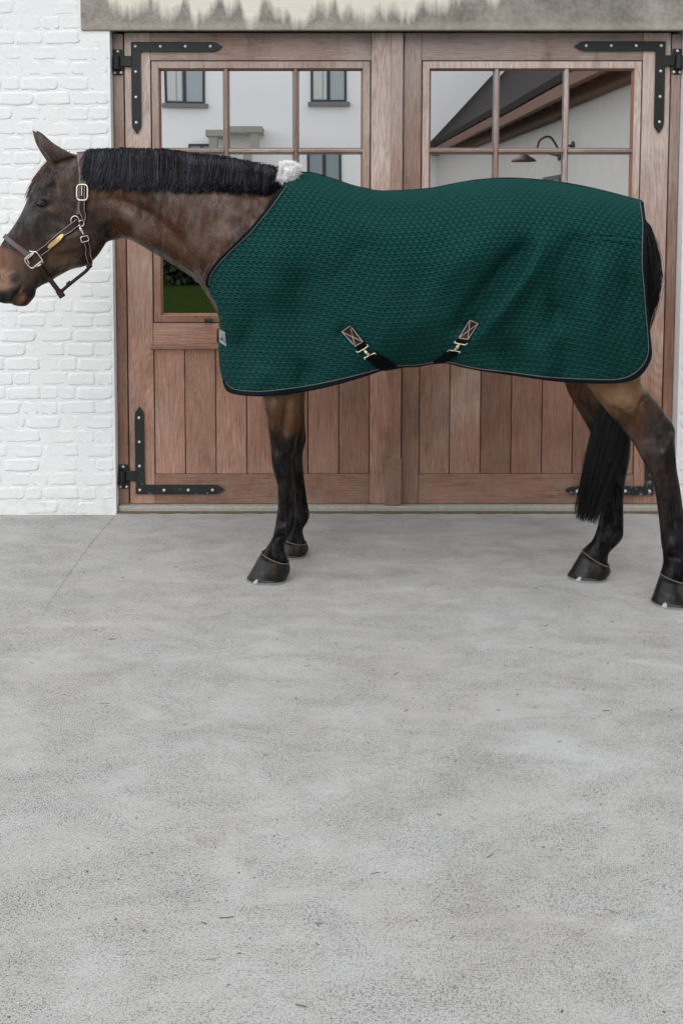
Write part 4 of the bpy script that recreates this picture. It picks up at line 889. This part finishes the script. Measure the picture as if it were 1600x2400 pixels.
hm_o = [(521, 893), (528, 912), (540, 921), (560, 926), (591, 928.5), (623, 928.5), (687, 922), (751, 911), (814, 895), (869, 878), (892, 870), (933, 862), (979, 860), (1010, 854), (1048, 852), (1076, 859.5), (1124, 869), (1180, 877), (1276, 891), (1328, 896), (1404, 899), (1455, 897), (1486, 889), (1505, 876), (1519, 856), (1527, 836), (1527, 815), (1522.5, 772), (1518, 715), (1515, 670), (1515, 620), (1515, 560), (1512, 511), (1508, 472)]
hm_i = [(527, 890), (534, 905), (544, 910), (560, 914), (591, 916.5), (623, 916), (687, 909), (751, 898), (814, 884), (869, 870), (892, 864), (933, 857), (979, 855), (1010, 849), (1050, 848), (1076, 854), (1124, 864), (1180, 870), (1276, 882.6), (1328, 886), (1404, 889), (1442, 889), (1470, 883), (1490, 871), (1506, 855), (1517, 833), (1519, 815), (1516, 772), (1511, 715), (1508, 670), (1504, 629), (1504, 575), (1505, 521), (1498, 471)]
_, Io = band('neck_binding', nk_o, nk_i, 110, 'binding'); v, f_ = tube(Io + (0, -.003, 0), .0017, 6); mk('neck_piping', v, f_, 'piping', rug, True)
_, Io = band('hem_binding', hm_o, hm_i, 420, 'binding'); v, f_ = tube(Io + (0, -.003, 0), .0017, 6); mk('hem_piping', v, f_, 'piping', rug, True)
# spine binding
t_ = resample(RT[3:16], 160); sp = []
for dx, dz in ((-.016, -.010), (-.011, .002), (0, .006), (.011, .002), (.016, -.010)):
    q_ = at_h(t_[:, 0], t_[:, 1] + 2, dx); q_[:, 2] += dz; sp.append(q_)
V = np.concatenate(sp); n = 160; mk('spine_binding', V, [(r * n + i, r * n + i + 1, (r + 1) * n + i + 1, (r + 1) * n + i) for r in range(4) for i in range(n - 1)], 'binding', rug, True)
# leather patches with stitching, webbing, clips
def quad_patch(corners, name, mat, lift, n=6):
    c = np.array(corners, float); V = []; 
    for i in range(n):
        for j in range(n):
            u, v = i / (n - 1), j / (n - 1); q_ = (1 - u) * (1 - v) * c[0] + u * (1 - v) * c[1] + u * v * c[2] + (1 - u) * v * c[3]; V.append(q_)
    V = np.array(V); P = rug_pt(V[:, 0], V[:, 1], lift); Bk = rug_pt(V[:, 0], V[:, 1], lift - .005)
    Fc = [(i * n + j, (i + 1) * n + j, (i + 1) * n + j + 1, i * n + j + 1) for i in range(n - 1) for j in range(n - 1)]
    rim = [i for i in range(n)] + [i * n + n - 1 for i in range(1, n)] + [(n - 1) * n + j for j in range(n - 2, -1, -1)] + [i * n for i in range(n - 2, 0, -1)]
    m = n * n; Fc += [(a, b, b + m, a + m) for a, b in zip(rim, rim[1:] + rim[:1])]
    return mk(name, np.concatenate([P, Bk]), Fc, mat, rug)
def stitched(c, parent):
    c = np.array(c, float); m = c.mean(0); k = m + (c - m) * .93
    for L in ([k[0], k[1], k[2], k[3], k[0]], [k[0], k[2]], [k[1], k[3]]):
        q_ = resample(np.array(L), 8 * (len(L) - 1) + 1, False); v, f_ = tube(rug_pt(q_[:, 0], q_[:, 1], .0115), .0010, 5); mk('stitching', v, f_, 'stitch', parent)
def surcingle(patch, webq, barA, barB, strap):
    p_ = quad_patch(patch, 'strap_patch', 'leather', .010); stitched(patch, p_)
    quad_patch(webq, 'patch_webbing', 'web', .008)
    def bar(a, b, hook):
        a, b = np.array(a, float), np.array(b, float); d = np.array(hook, float); L = resample(np.array([a + d, a + d * .2, a * .93 + b * .07, b * .93 + a * .07, b + d * .2, b + d]), 24)
        return tube(rug_pt(L[:, 0], L[:, 1], .016), .0024, 6)
    a0, a1 = np.array(barA, float); b0, b1 = np.array(barB, float); ma, mb = (a0 + a1) / 2, (b0 + b1) / 2; dr = (mb - ma) / np.linalg.norm(mb - ma)
    mk('clip', *join([bar(a0, a1, -dr * 5), bar(b0, b1, dr * 5)]), 'silver', rug, True)
    L = resample(np.array([ma, ma + (mb - ma) * .35, ma + (mb - ma) * .7, mb]), 14); v, f_ = tube(rug_pt(L[:, 0], L[:, 1], .018), [.003, .003, .003, .0035, .005, .0065, .007, .0065, .005, .004, .006, .006, .004, .003], 8)
    L2 = resample(np.array([ma + (a1 - a0) * .12, mb - (a1 - a0) * .02]), 8); v2, f2 = tube(rug_pt(L2[:, 0], L2[:, 1], .017), .0018, 6); mk('clip_hook', *join([(v, f_), (v2, f2)]), 'gold', rug, True)
    s = np.array(strap, float); A = resample(s[:, 0], 18); Bq = resample(s[:, 1], 18); Pa, Pb = smooth1(rug_pt(A[:, 0], A[:, 1], .011)), smooth1(rug_pt(Bq[:, 0], Bq[:, 1], .011))
    # carry the strap on under the belly to the far side
    def under(Q, k):
        e = Q[-1]; f_e = np.array([e[0] + k, ym(e[0] + k) + .10, e[2] - .015]); return np.vstack([Q, e * .75 + f_e * .25 + (0, 0, -.012), e * .4 + f_e * .6 + (0, 0, -.016), f_e])
    sg = .10 if s[-1, 0, 0] > s[0, 0, 0] else -.10
    Pa, Pb = under(Pa, sg), under(Pb, sg); n = len(Pa); V = np.concatenate([Pa, Pb, Pb + (0, .003, .002), Pa + (0, .003, .002)])
    mk('belly_strap', V, [(r * n + i, r * n + i + 1, ((r + 1) % 4) * n + i + 1, ((r + 1) % 4) * n + i) for r in range(4) for i in range(n - 1)], 'web', rug, True)
surcingle([(799, 776.5), (820, 761), (852, 801.5), (832, 813)], [(832, 813), (852, 801.5), (862, 815), (841, 826)], [(838, 826), (863, 811)], [(853, 839), (878, 827)], [((856, 841), (879, 826)), ((875, 856), (905, 841)), ((893, 868), (932, 860))])
surcingle([(1122, 757), (1101, 748.5), (1073, 793), (1096, 797)], [(1096, 797), (1073, 793), (1066, 803), (1090, 807)], [(1091, 808), (1064, 803)], [(1078, 824), (1051, 820)], [((1078, 825), (1049, 822)), ((1063, 838), (1030, 838)), ((1046, 849), (1011, 852))])
# label with a small print, chest fastening
lab = quad_patch([(514, 771), (527, 778), (530, 812), (514, 801)], 'label', 'tag', .010)
def print_mark(poly):
    p_ = np.array(poly, float); P = rug_pt(p_[:, 0], p_[:, 1], .0118); mk('label_print', P, [tuple(range(len(P)))], 'tagmark', lab)
print_mark([(520, 783), (521.5, 781), (522, 793), (520, 792)]); print_mark([(516, 792), (519, 789), (526, 799), (526, 805), (516, 796)]); print_mark([(522, 791), (525, 793), (526, 797), (523, 795)])
V, Fc = join([tube(at_h(np.array([506., 509, 511, 511, 514]), np.array([694., 700, 708, 716, 724]), -.02), .0045, 8)]); mk('chest_buckle', V, Fc, 'silver', rug, True)
V = []; pts = [(513, 768), (510, 772), (510, 800), (513, 804)]
for off in (-.022, .022): V += [at_h(x - 2, y, off) for x, y in pts]
mk('chest_tab', V, [(0, 1, 2, 3), (7, 6, 5, 4), (0, 4, 5, 1), (1, 5, 6, 2), (2, 6, 7, 3)], 'web', rug)
pts = resample(np.array([(513, 810), (508, 828), (507, 848), (510, 866), (518, 882), (528, 890)], float), 16); V = np.concatenate([at_h(pts[:, 0], pts[:, 1], o_) for o_ in (-.03, .05)]); mk('front_overlap', V, [(i, i + 1, i + 17, i + 16) for i in range(15)], 'web', rug, True)
# fleece pad over the withers
ol = catmull(np.array([(660, 385), (674, 382), (688, 383), (699, 390), (701, 400), (697, 416), (692, 428), (684, 436), (672, 435), (661, 432), (652, 421), (655, 410), (658, 398), (660, 385)], float), 4)[:-1]; cc = ol.mean(0); V = []; n = len(ol); rows = 16
for i in range(rows):
    t = i / (rows - 1) * 2 - 1; r_ = math.sqrt(max(0, 1 - abs(t) ** 3.0)) if abs(t) < 1 else .05
    for j in range(n):
        q_ = cc + (ol[j] - cc) * max(r_, .08); jj = 1 + .05 * math.sin(j * 2.1 + i * 1.3) + rng.normal(0, .02); q_ = cc + (q_ - cc) * jj; V.append(at_h(q_[0], q_[1] , -.055 + .085 * t))
Fc = [(i * n + j, (i + 1) * n + j, (i + 1) * n + (j + 1) % n, i * n + (j + 1) % n) for i in range(rows - 1) for j in range(n)] + [tuple(range(n)), tuple(range((rows - 1) * n, rows * n))[::-1]]
pad = mk('wither_fleece', V, Fc, 'fleece', rug, True); md = pad.modifiers.new('s', 'SUBSURF'); md.levels = 1; md.render_levels = 1
V = np.array(V).reshape(rows, len(ol), 3); n = 9000; ri = rng.uniform(0, rows - 1.001, n); ci = rng.integers(0, len(ol), n); fr2 = (ri - np.floor(ri))[:, None]; st = V[np.floor(ri).astype(int), ci] * (1 - fr2) + V[np.floor(ri).astype(int) + 1, ci] * fr2
mc = V.reshape(-1, 3).mean(0); st = np.where((rng.uniform(0, 1, n) < .35)[:, None], mc + (st - mc) * np.array([1, 0, 1]) * rng.uniform(0, 1, n)[:, None] + (0, -.058, 0), st); pn = st - mc; pn /= np.linalg.norm(pn, axis=1)[:, None]; dirn = pn + rng.normal(0, .55, (n, 3)); PF = st[:, None] + dirn[:, None] * np.linspace(-.2, 1, 4)[None, :, None] * .008
M['fleecehair'] = plain('fleece_fibre', S((250, 249, 246)), .95); strands('fleece_fibre', PF, np.full(n, .0011), 'fleecehair', pad, np.zeros(n))

# ------------------------------------------------------------------ the halter
halter = thing('halter', tuple(float(x) for x in at_h(150, 560, -.08)), 'brown leather halter with steel buckles and brass nameplate on the horse\'s head', 'halter')
def strap_pts(path, n, lift):
    q_ = resample(np.array(path, float), n); P = []; N = []
    last = None
    for x, y in q_:
        h_, nr = hit(x, y)
        if h_ is None:
            pp_ = at_h(x, y, -.02); nr = np.array([0, -1, 0.]); h_ = pp_ if last is None else pp_
        P.append(h_); N.append(nr); last = h_
    P = smooth1(np.array(P), 5); N = smooth1(np.array(N), 5); N /= np.linalg.norm(N, axis=1)[:, None]; return P + N * lift, N
def ribbon(name, path, width, mat, parent, n=24, lift=.004, thick=.0045, wide=None, edge=None):
    P, N = strap_pts(path, n, lift + .003); T = np.gradient(P, axis=0); Sd = np.cross(T, N); Sd /= np.linalg.norm(Sd, axis=1)[:, None]
    wv_ = np.full(n, width) if wide is None else np.interp(np.linspace(0, 1, n), np.linspace(0, 1, len(wide)), wide); h = (wv_ / 2 * MPX * 1.02)[:, None]
    R_ = [P - Sd * h, P - Sd * h * .92 + N * thick, P + Sd * h * .92 + N * thick, P + Sd * h, P + Sd * h - N * .004, P - Sd * h - N * .004]; V = np.concatenate(R_); k = len(R_)
    Fc = [(r * n + i, ((r + 1) % k) * n + i, ((r + 1) % k) * n + i + 1, r * n + i + 1) for r in range(k) for i in range(n - 1)] + [tuple(r * n for r in range(k))[::-1], tuple(r * n + n - 1 for r in range(k))]
    o = mk(name, V, Fc, mat, parent)
    if edge:
        for sgn in (-1, 1):
            v, f_ = tube(P + Sd * h * sgn * .80 + N * (thick + .0003), .0009, 5); mk('stitching', v, f_, 'stitch', o)
    return o
ribbon('crown_strap', [(196, 352), (197, 362), (196, 380), (195, 405), (194.5, 432)], 16, 'leather2', halter, 22, .004, .004, [32, 30, 22, 17, 16], True)
ribbon('buckle_strap', [(194, 430), (194, 455), (194, 480), (193, 505), (192.5, 517), (192, 521)], 15, 'leather', halter, 24, .008, .004, [15, 15, 15, 15, 13, 4], True)
ribbon('crown_strap', [(186, 455), (184, 480), (181, 505)], 6, 'leather2', halter, 12, .003, .003)
ribbon('cheek_strap', [(186, 517), (168, 532), (140, 555), (115, 574), (92, 592)], 17, 'leather', halter, 34, .004, .004, None, True)
np_ = ribbon('nameplate', [(151.5, 551), (140, 559.5), (125, 571), (113.5, 580)], 10.5, 'brass', halter, 18, .0085, .002, [5, 9, 10.5, 10.5, 10.5, 10.5, 9, 5])
ribbon('noseband', [(73, 600), (58, 588), (42, 576), (28, 565), (15, 555), (10, 550)], 12, 'leather2', halter, 30, .004, .006, [14, 12, 11, 11, 11, 11])
# the noseband and crown piece run on over to the far side
def over(name, path, r, mat):
    P, _ = strap_pts(path, 14, .006); e = P[-1]; mirror = np.stack([P[:, 0], 2 * ym(P[:, 0]) - P[:, 1], P[:, 2]], 1)[::-1]
    top_ = np.array([e[0], ym(e[0]), e[2]]) + np.array([-.004, 0, .006]); q_ = np.vstack([P[-1:], top_[None], mirror]); v, f_ = tube(resample(q_, 24), r, 8); mk(name, v, f_, mat, halter, True)
over('noseband', [(60, 590), (42, 576), (28, 565), (16, 556)], .0095, 'leather2')
over('crown_strap', [(195, 420), (196, 390), (197, 366), (198, 360)], .011, 'leather2')
def tubeon(name, path, r, mat, lift=.008, n=18, parent=None, closed=False):
    P, N = strap_pts(path, n, lift); v, f_ = tube(P, r, 8, closed); return mk(name, v, f_, mat, parent or halter, True)
def free(name, path, r, mat, off=-.03, n=18):
    q_ = resample(np.array(path, float), n); v, f_ = tube(at_h(q_[:, 0], q_[:, 1], off), r, 8); return mk(name, v, f_, mat, halter, True)
def ringpath(cx, cy, rx, ry, rot=0.0, n=20, pw=1.0):
    a = np.linspace(0, 2 * np.pi, n, endpoint=False); x = rx * np.sign(np.cos(a)) * abs(np.cos(a)) ** pw; y = ry * np.sign(np.sin(a)) * abs(np.sin(a)) ** pw
    return np.stack([cx + x * math.cos(rot) - y * math.sin(rot), cy + x * math.sin(rot) + y * math.cos(rot)], 1)
def ringon(name, P2, r, mat, lift=.012):
    P, N = [], []
    for x, y in P2:
        h_, nr = hit(x, y); h_ = at_h(x, y, -.05) if h_ is None else h_; P.append(h_); N.append(nr if nr is not None else np.array([0, -1, 0.]))
    P = np.array(P); nm = np.mean(N, 0); nm /= np.linalg.norm(nm); c_ = P.mean(0); P = P - ((P - c_) @ nm)[:, None] * nm * .7 + nm * lift; v, f_ = tube(P, r, 7, True); return mk(name, v, f_, mat, halter, True)
ringon('buckle', ringpath(194.5, 451, 12.5, 18.5, 0, 28, .5), .0035, 'silver', .014); tubeon('buckle_tongue', [(194, 434), (194, 462)], .002, 'silver', .016, 8)
ringon('ring', ringpath(176, 516, 9.5, 10.5), .0026, 'silver', .006); ringon('ring', ringpath(190, 523, 6, 7), .0024, 'silver', .008)
ringon('square_ring', ringpath(80, 607, 17, 15, math.radians(-38), 28, .42), .0034, 'silver', .010)
for a_, b_ in (((70, 586), (86, 590)), ((98, 604), (101, 614)), ((64, 600), (72, 618)), ((88, 622), (98, 615)), ((66, 606), (84, 590)), ((78, 626), (98, 608))): tubeon('ring_bar', [a_, b_], .0030, 'silver', .011, 6)
tubeon('snap_hook', [(185, 526), (188, 534), (191, 542), (195, 551)], [.0035] * 4 + [.006] * 4 + [.0035] * 4, 'silver', .010, 12); ringon('buckle', ringpath(196, 559, 9, 6.5, math.radians(-14), 24, .4), .0028, 'silver', .010)
ribbon('throat_strap', [(199, 566), (204, 585), (207, 602), (210, 618)], 13, 'leather', halter, 18, .004, .005, None, True)
free('chin_strap', [(212, 617), (204, 632), (180, 652), (160, 668), (142, 684)], .0075, 'leather', -.03, 20)
free('chin_loop', [(137, 680), (143, 690), (147, 696)], .014, 'leather', -.03, 8)
free('keeper', [(158, 668), (166, 661)], .0105, 'leather', -.03, 6); free('keeper', [(205, 627), (213, 620)], .0105, 'leather', -.03, 6)
tubeon('chin_strap', [(95, 622), (104, 636), (112, 648)], .010, 'leather', .004, 10); free('chin_strap', [(112, 648), (124, 664), (137, 681)], .0105, 'leather', -.035, 10)

# ------------------------------------------------------------------ bits of straw and twigs on the yard
def stalk(px, py, L, ang, mat, r=.0016):
    p = on_ground(px, py); q_ = np.linspace(-.5, .5, 5); b = random.uniform(-.12, .12)
    P = np.stack([p[0] + q_ * L * math.cos(ang) - b * L * (q_ ** 2) * math.sin(ang), p[1] + q_ * L * math.sin(ang) + b * L * (q_ ** 2) * math.cos(ang), np.full(5, r + .0006) + random.uniform(0, .002) * (q_ + .5)], 1)
    v, f_ = tube(P, [r * .6, r, r, r, r * .5], 6); o = mk('straw_stalk' if mat == 'straw' else 'twig', v, f_, mat, None, True)
    if mat == 'straw': tag(o, 'pale dry straw stalk lying on the grey concrete yard', 'straw', 'straw stalks on the yard')
    else: tag(o, 'thin dark twig lying on the grey concrete yard', 'twig', 'twigs on the yard')
for x, y, s_ in [(1039, 1363, 0), (250, 1656, 0), (719, 1562, 0), (1184, 1562, 0), (434, 1700, 0), (624, 1771, 0), (495, 2251, 0), (1020, 2109, 0), (1107, 1918, 0), (1434, 2138, 0), (1296, 2257, 0), (1390, 1394, 0), (245, 1650, 0), (1045, 1368, 0),
                 (263, 1499, 1), (1280, 1467, 1), (952, 1667, 1), (1420, 1667, 1), (1255, 1380, 1), (928, 1580, 1), (478, 2166, 1), (530, 2153, 1), (747, 2166, 1), (706, 2360, 1), (1148, 2008, 1), (880, 2048, 1), (1061, 2199, 1), (412, 1330, 1), (1310, 1740, 1)]:
    stalk(x, y, random.uniform(.014, .034), random.uniform(-.5, .9) if s_ else random.uniform(0, 3.1), 'twig' if s_ else 'straw', random.uniform(.0006, .0011))

# ------------------------------------------------------------------ across the yard (seen in the window glass)
def mir(px, py, y): p = at_y(px, py, .2 - y); return float(p[0]), float(p[2])
YA = -26.0
farm = thing('farmhouse', (0, YA - 4, 0), 'white rendered farmhouse with curtained upper windows, seen in the door glass', 'house')
hx0, hx1 = -9.0, 12.0
box('wall', hx0, hx1, YA - 8, YA, 0, 9.0, 'render', farm)
mk('roof', [(hx0 - .4, YA + .5, 8.9), (hx1 + .4, YA + .5, 8.9), (hx1 + .4, YA - 4, 12.2), (hx0 - .4, YA - 4, 12.2), (hx1 + .4, YA - 8.5, 8.9), (hx0 - .4, YA - 8.5, 8.9)], [(0, 1, 2, 3), (3, 2, 4, 5), (0, 3, 5), (1, 4, 2), (0, 5, 4, 1)], 'roof', farm)
def window(x0, x1, z0, z1, cur=True, red=False):
    f_ = boxes('window', [(x0, x1, YA + .002, YA + .05, z1 - .07, z1), (x0, x1, YA + .002, YA + .05, z0, z0 + .07), (x0, x0 + .07, YA + .002, YA + .05, z0 + .07, z1 - .07), (x1 - .07, x1, YA + .002, YA + .05, z0 + .07, z1 - .07), ((x0 + x1) / 2 - .05, (x0 + x1) / 2 + .05, YA + .002, YA + .05, z0 + .07, z1 - .07)], 'dark', farm)
    box('window_glass', x0 + .07, x1 - .07, YA + .003, YA + .02, z0 + .07, z1 - .07, 'wglass', f_)
    box('sill', x0 - .08, x1 + .1, YA + .004, YA + .16, z0 - .12, z0 - .002, 'dark' if not cur else 'sealant', f_)
    if cur: boxes('curtain', [(x0 + .09, x0 + .34, YA + .021, YA + .03, z0 + .1, z1 - .1), (x0 + .40, x0 + .52, YA + .021, YA + .03, z0 + .1, z1 - .1)], 'curtain', f_)
for a, b in ((374, 468), (706, 790)):
    (xa, zb_), (xb, zt_) = mir(a, 243, YA), mir(b, 130, YA); window(xa, xb, zb_, zt_)
(xa, zb_), (xb, zt_) = mir(430, 420, YA), mir(462, 338, YA); window(xa, xb + .4, zb_, zt_, False)
(xa, zb_), (xb, zt_) = mir(705, 396, YA), mir(785, 362, YA); window(xa, xb, zb_ - .6, zt_, False)
(xa, z1_), (xb, z2_) = mir(480, 345, YA), mir(622, 312, YA)
boxes('porch', [(xa, xb, YA + .002, YA + 1.2, z2_ - .18, z2_), (xa + .1, xa + .35, YA + .9, YA + 1.15, 0, z2_ - .181), (xb - .35, xb - .1, YA + .9, YA + 1.15, 0, z2_ - .181)], 'sill', farm)
box('door', (xa + xb) / 2 - .5, (xa + xb) / 2 + .5, YA + .002, YA + .05, 0, 2.2, 'dark', farm)
fc = mk('added_bounce_sheet', [(-9, -25.99, -.002), (3.3, -25.99, -.002), (3.3, -19.2, -.002), (-9, -19.2, -.002)], [(0, 1, 2, 3)], 'bounce_tone'); tag(fc, None, None, kind='structure')  # added pale sheet, there to bounce light onto the farmhouse front
hg = thing('hedge', (-4.4, -18.6, 0), 'low clipped green hedge between lawn and farmhouse, seen in the door glass', 'hedge')
n = 16000; c_ = np.stack([rng.uniform(-8.8, -.2, n), -18.6 + rng.normal(0, .22, n).clip(-.45, .45), rng.uniform(.02, 1.0, n) * (1 - .06 * rng.uniform(0, 1, n))], 1); a_ = rng.normal(0, 1, (n, 3)); a_ /= np.linalg.norm(a_, axis=1)[:, None]; b_ = np.cross(a_, rng.normal(0, 1, (n, 3))); b_ /= np.linalg.norm(b_, axis=1)[:, None]
V = np.stack([c_ - a_ * .10, c_ - b_ * .06, c_ + a_ * .10, c_ + b_ * .06], 1).reshape(-1, 3); mk('foliage', V, np.arange(4 * n).reshape(-1, 4), 'hedge', hg)
# wing on the right with a timber eave
wing = thing('barn_wing', (6.0, -16, 0), 'long white barn wing with brown timber eave and tiled roof, seen in the door glass', 'barn')
WX0 = 3.9; EZ = 3.35
box('wall', WX0, 9.5, -25.6, -4.4, 0, EZ, 'lime', wing)
mk('roof', [(3.35, -25.9, EZ - .02), (3.35, -4.0, EZ - .02), (6.7, -4.0, 6.9), (6.7, -25.9, 6.9), (10, -4.0, EZ - .02), (10, -25.9, EZ - .02), (3.35, -25.9, EZ + .10), (3.35, -4.0, EZ + .10), (6.7, -4.0, 7.02), (6.7, -25.9, 7.02), (10, -4, EZ + .1), (10, -25.9, EZ + .1)], [(0, 1, 2, 3), (2, 4, 5, 3), (7, 6, 9, 8), (10, 8, 9, 11), (0, 6, 7, 1), (1, 7, 8, 2), (2, 8, 10, 4), (3, 9, 6, 0), (5, 11, 9, 3)], 'roof', wing)
box('eave_beam', 3.36, 3.46, -25.8, -4.1, EZ - .22, EZ - .04, 'timber', wing, .01)
box('wall_plate', 3.72, 3.898, -25.8, -4.3, EZ - .30, EZ - .05, 'timber', wing)
for i in range(27): box('rafter', 3.47, 3.88, -25.4 + i * .79, -25.4 + i * .79 + .1, EZ - .14, EZ + .06, 'timber', wing)
box('soffit_board', 3.461, 3.897, -25.8, -4.2, EZ + .061, EZ + .08, 'timber', wing)
for yy in (-11.0, -14.5, -19.0):
    f_ = box('window', WX0 - .04, WX0 - .002, yy - .55, yy + .55, 1.0, 2.15, 'dark', wing); box('window_glass', WX0 - .05, WX0 - .041, yy - .47, yy + .47, 1.08, 2.07, 'wglass', f_)
yl = -10.6; lp = thing('wall_lamp', (WX0, yl, 2.5), 'copper gooseneck lamp on the barn wing wall, seen in the door glass', 'lamp')
v, f_ = tube(resample(np.array([(WX0 - .01, yl, 2.45), (WX0 - .2, yl, 2.5), (WX0 - .35, yl, 2.7), (WX0 - .5, yl, 2.66), (WX0 - .55, yl, 2.52)]), 18), .018, 8); mk('lamp_arm', v, f_, 'copper', lp, True)
v, f_ = tube([(WX0 - .55, yl, 2.53), (WX0 - .55, yl, 2.46), (WX0 - .55, yl, 2.40), (WX0 - .55, yl, 2.36)], [.03, .06, .16, .19], 18); mk('lamp_shade', v, f_, 'copper', lp, True)
v, f_ = tube([(WX0 - .03, yl, 2.45), (WX0 - .002, yl, 2.45)], .08, 14); mk('wall_plate', v, f_, 'copper', lp)
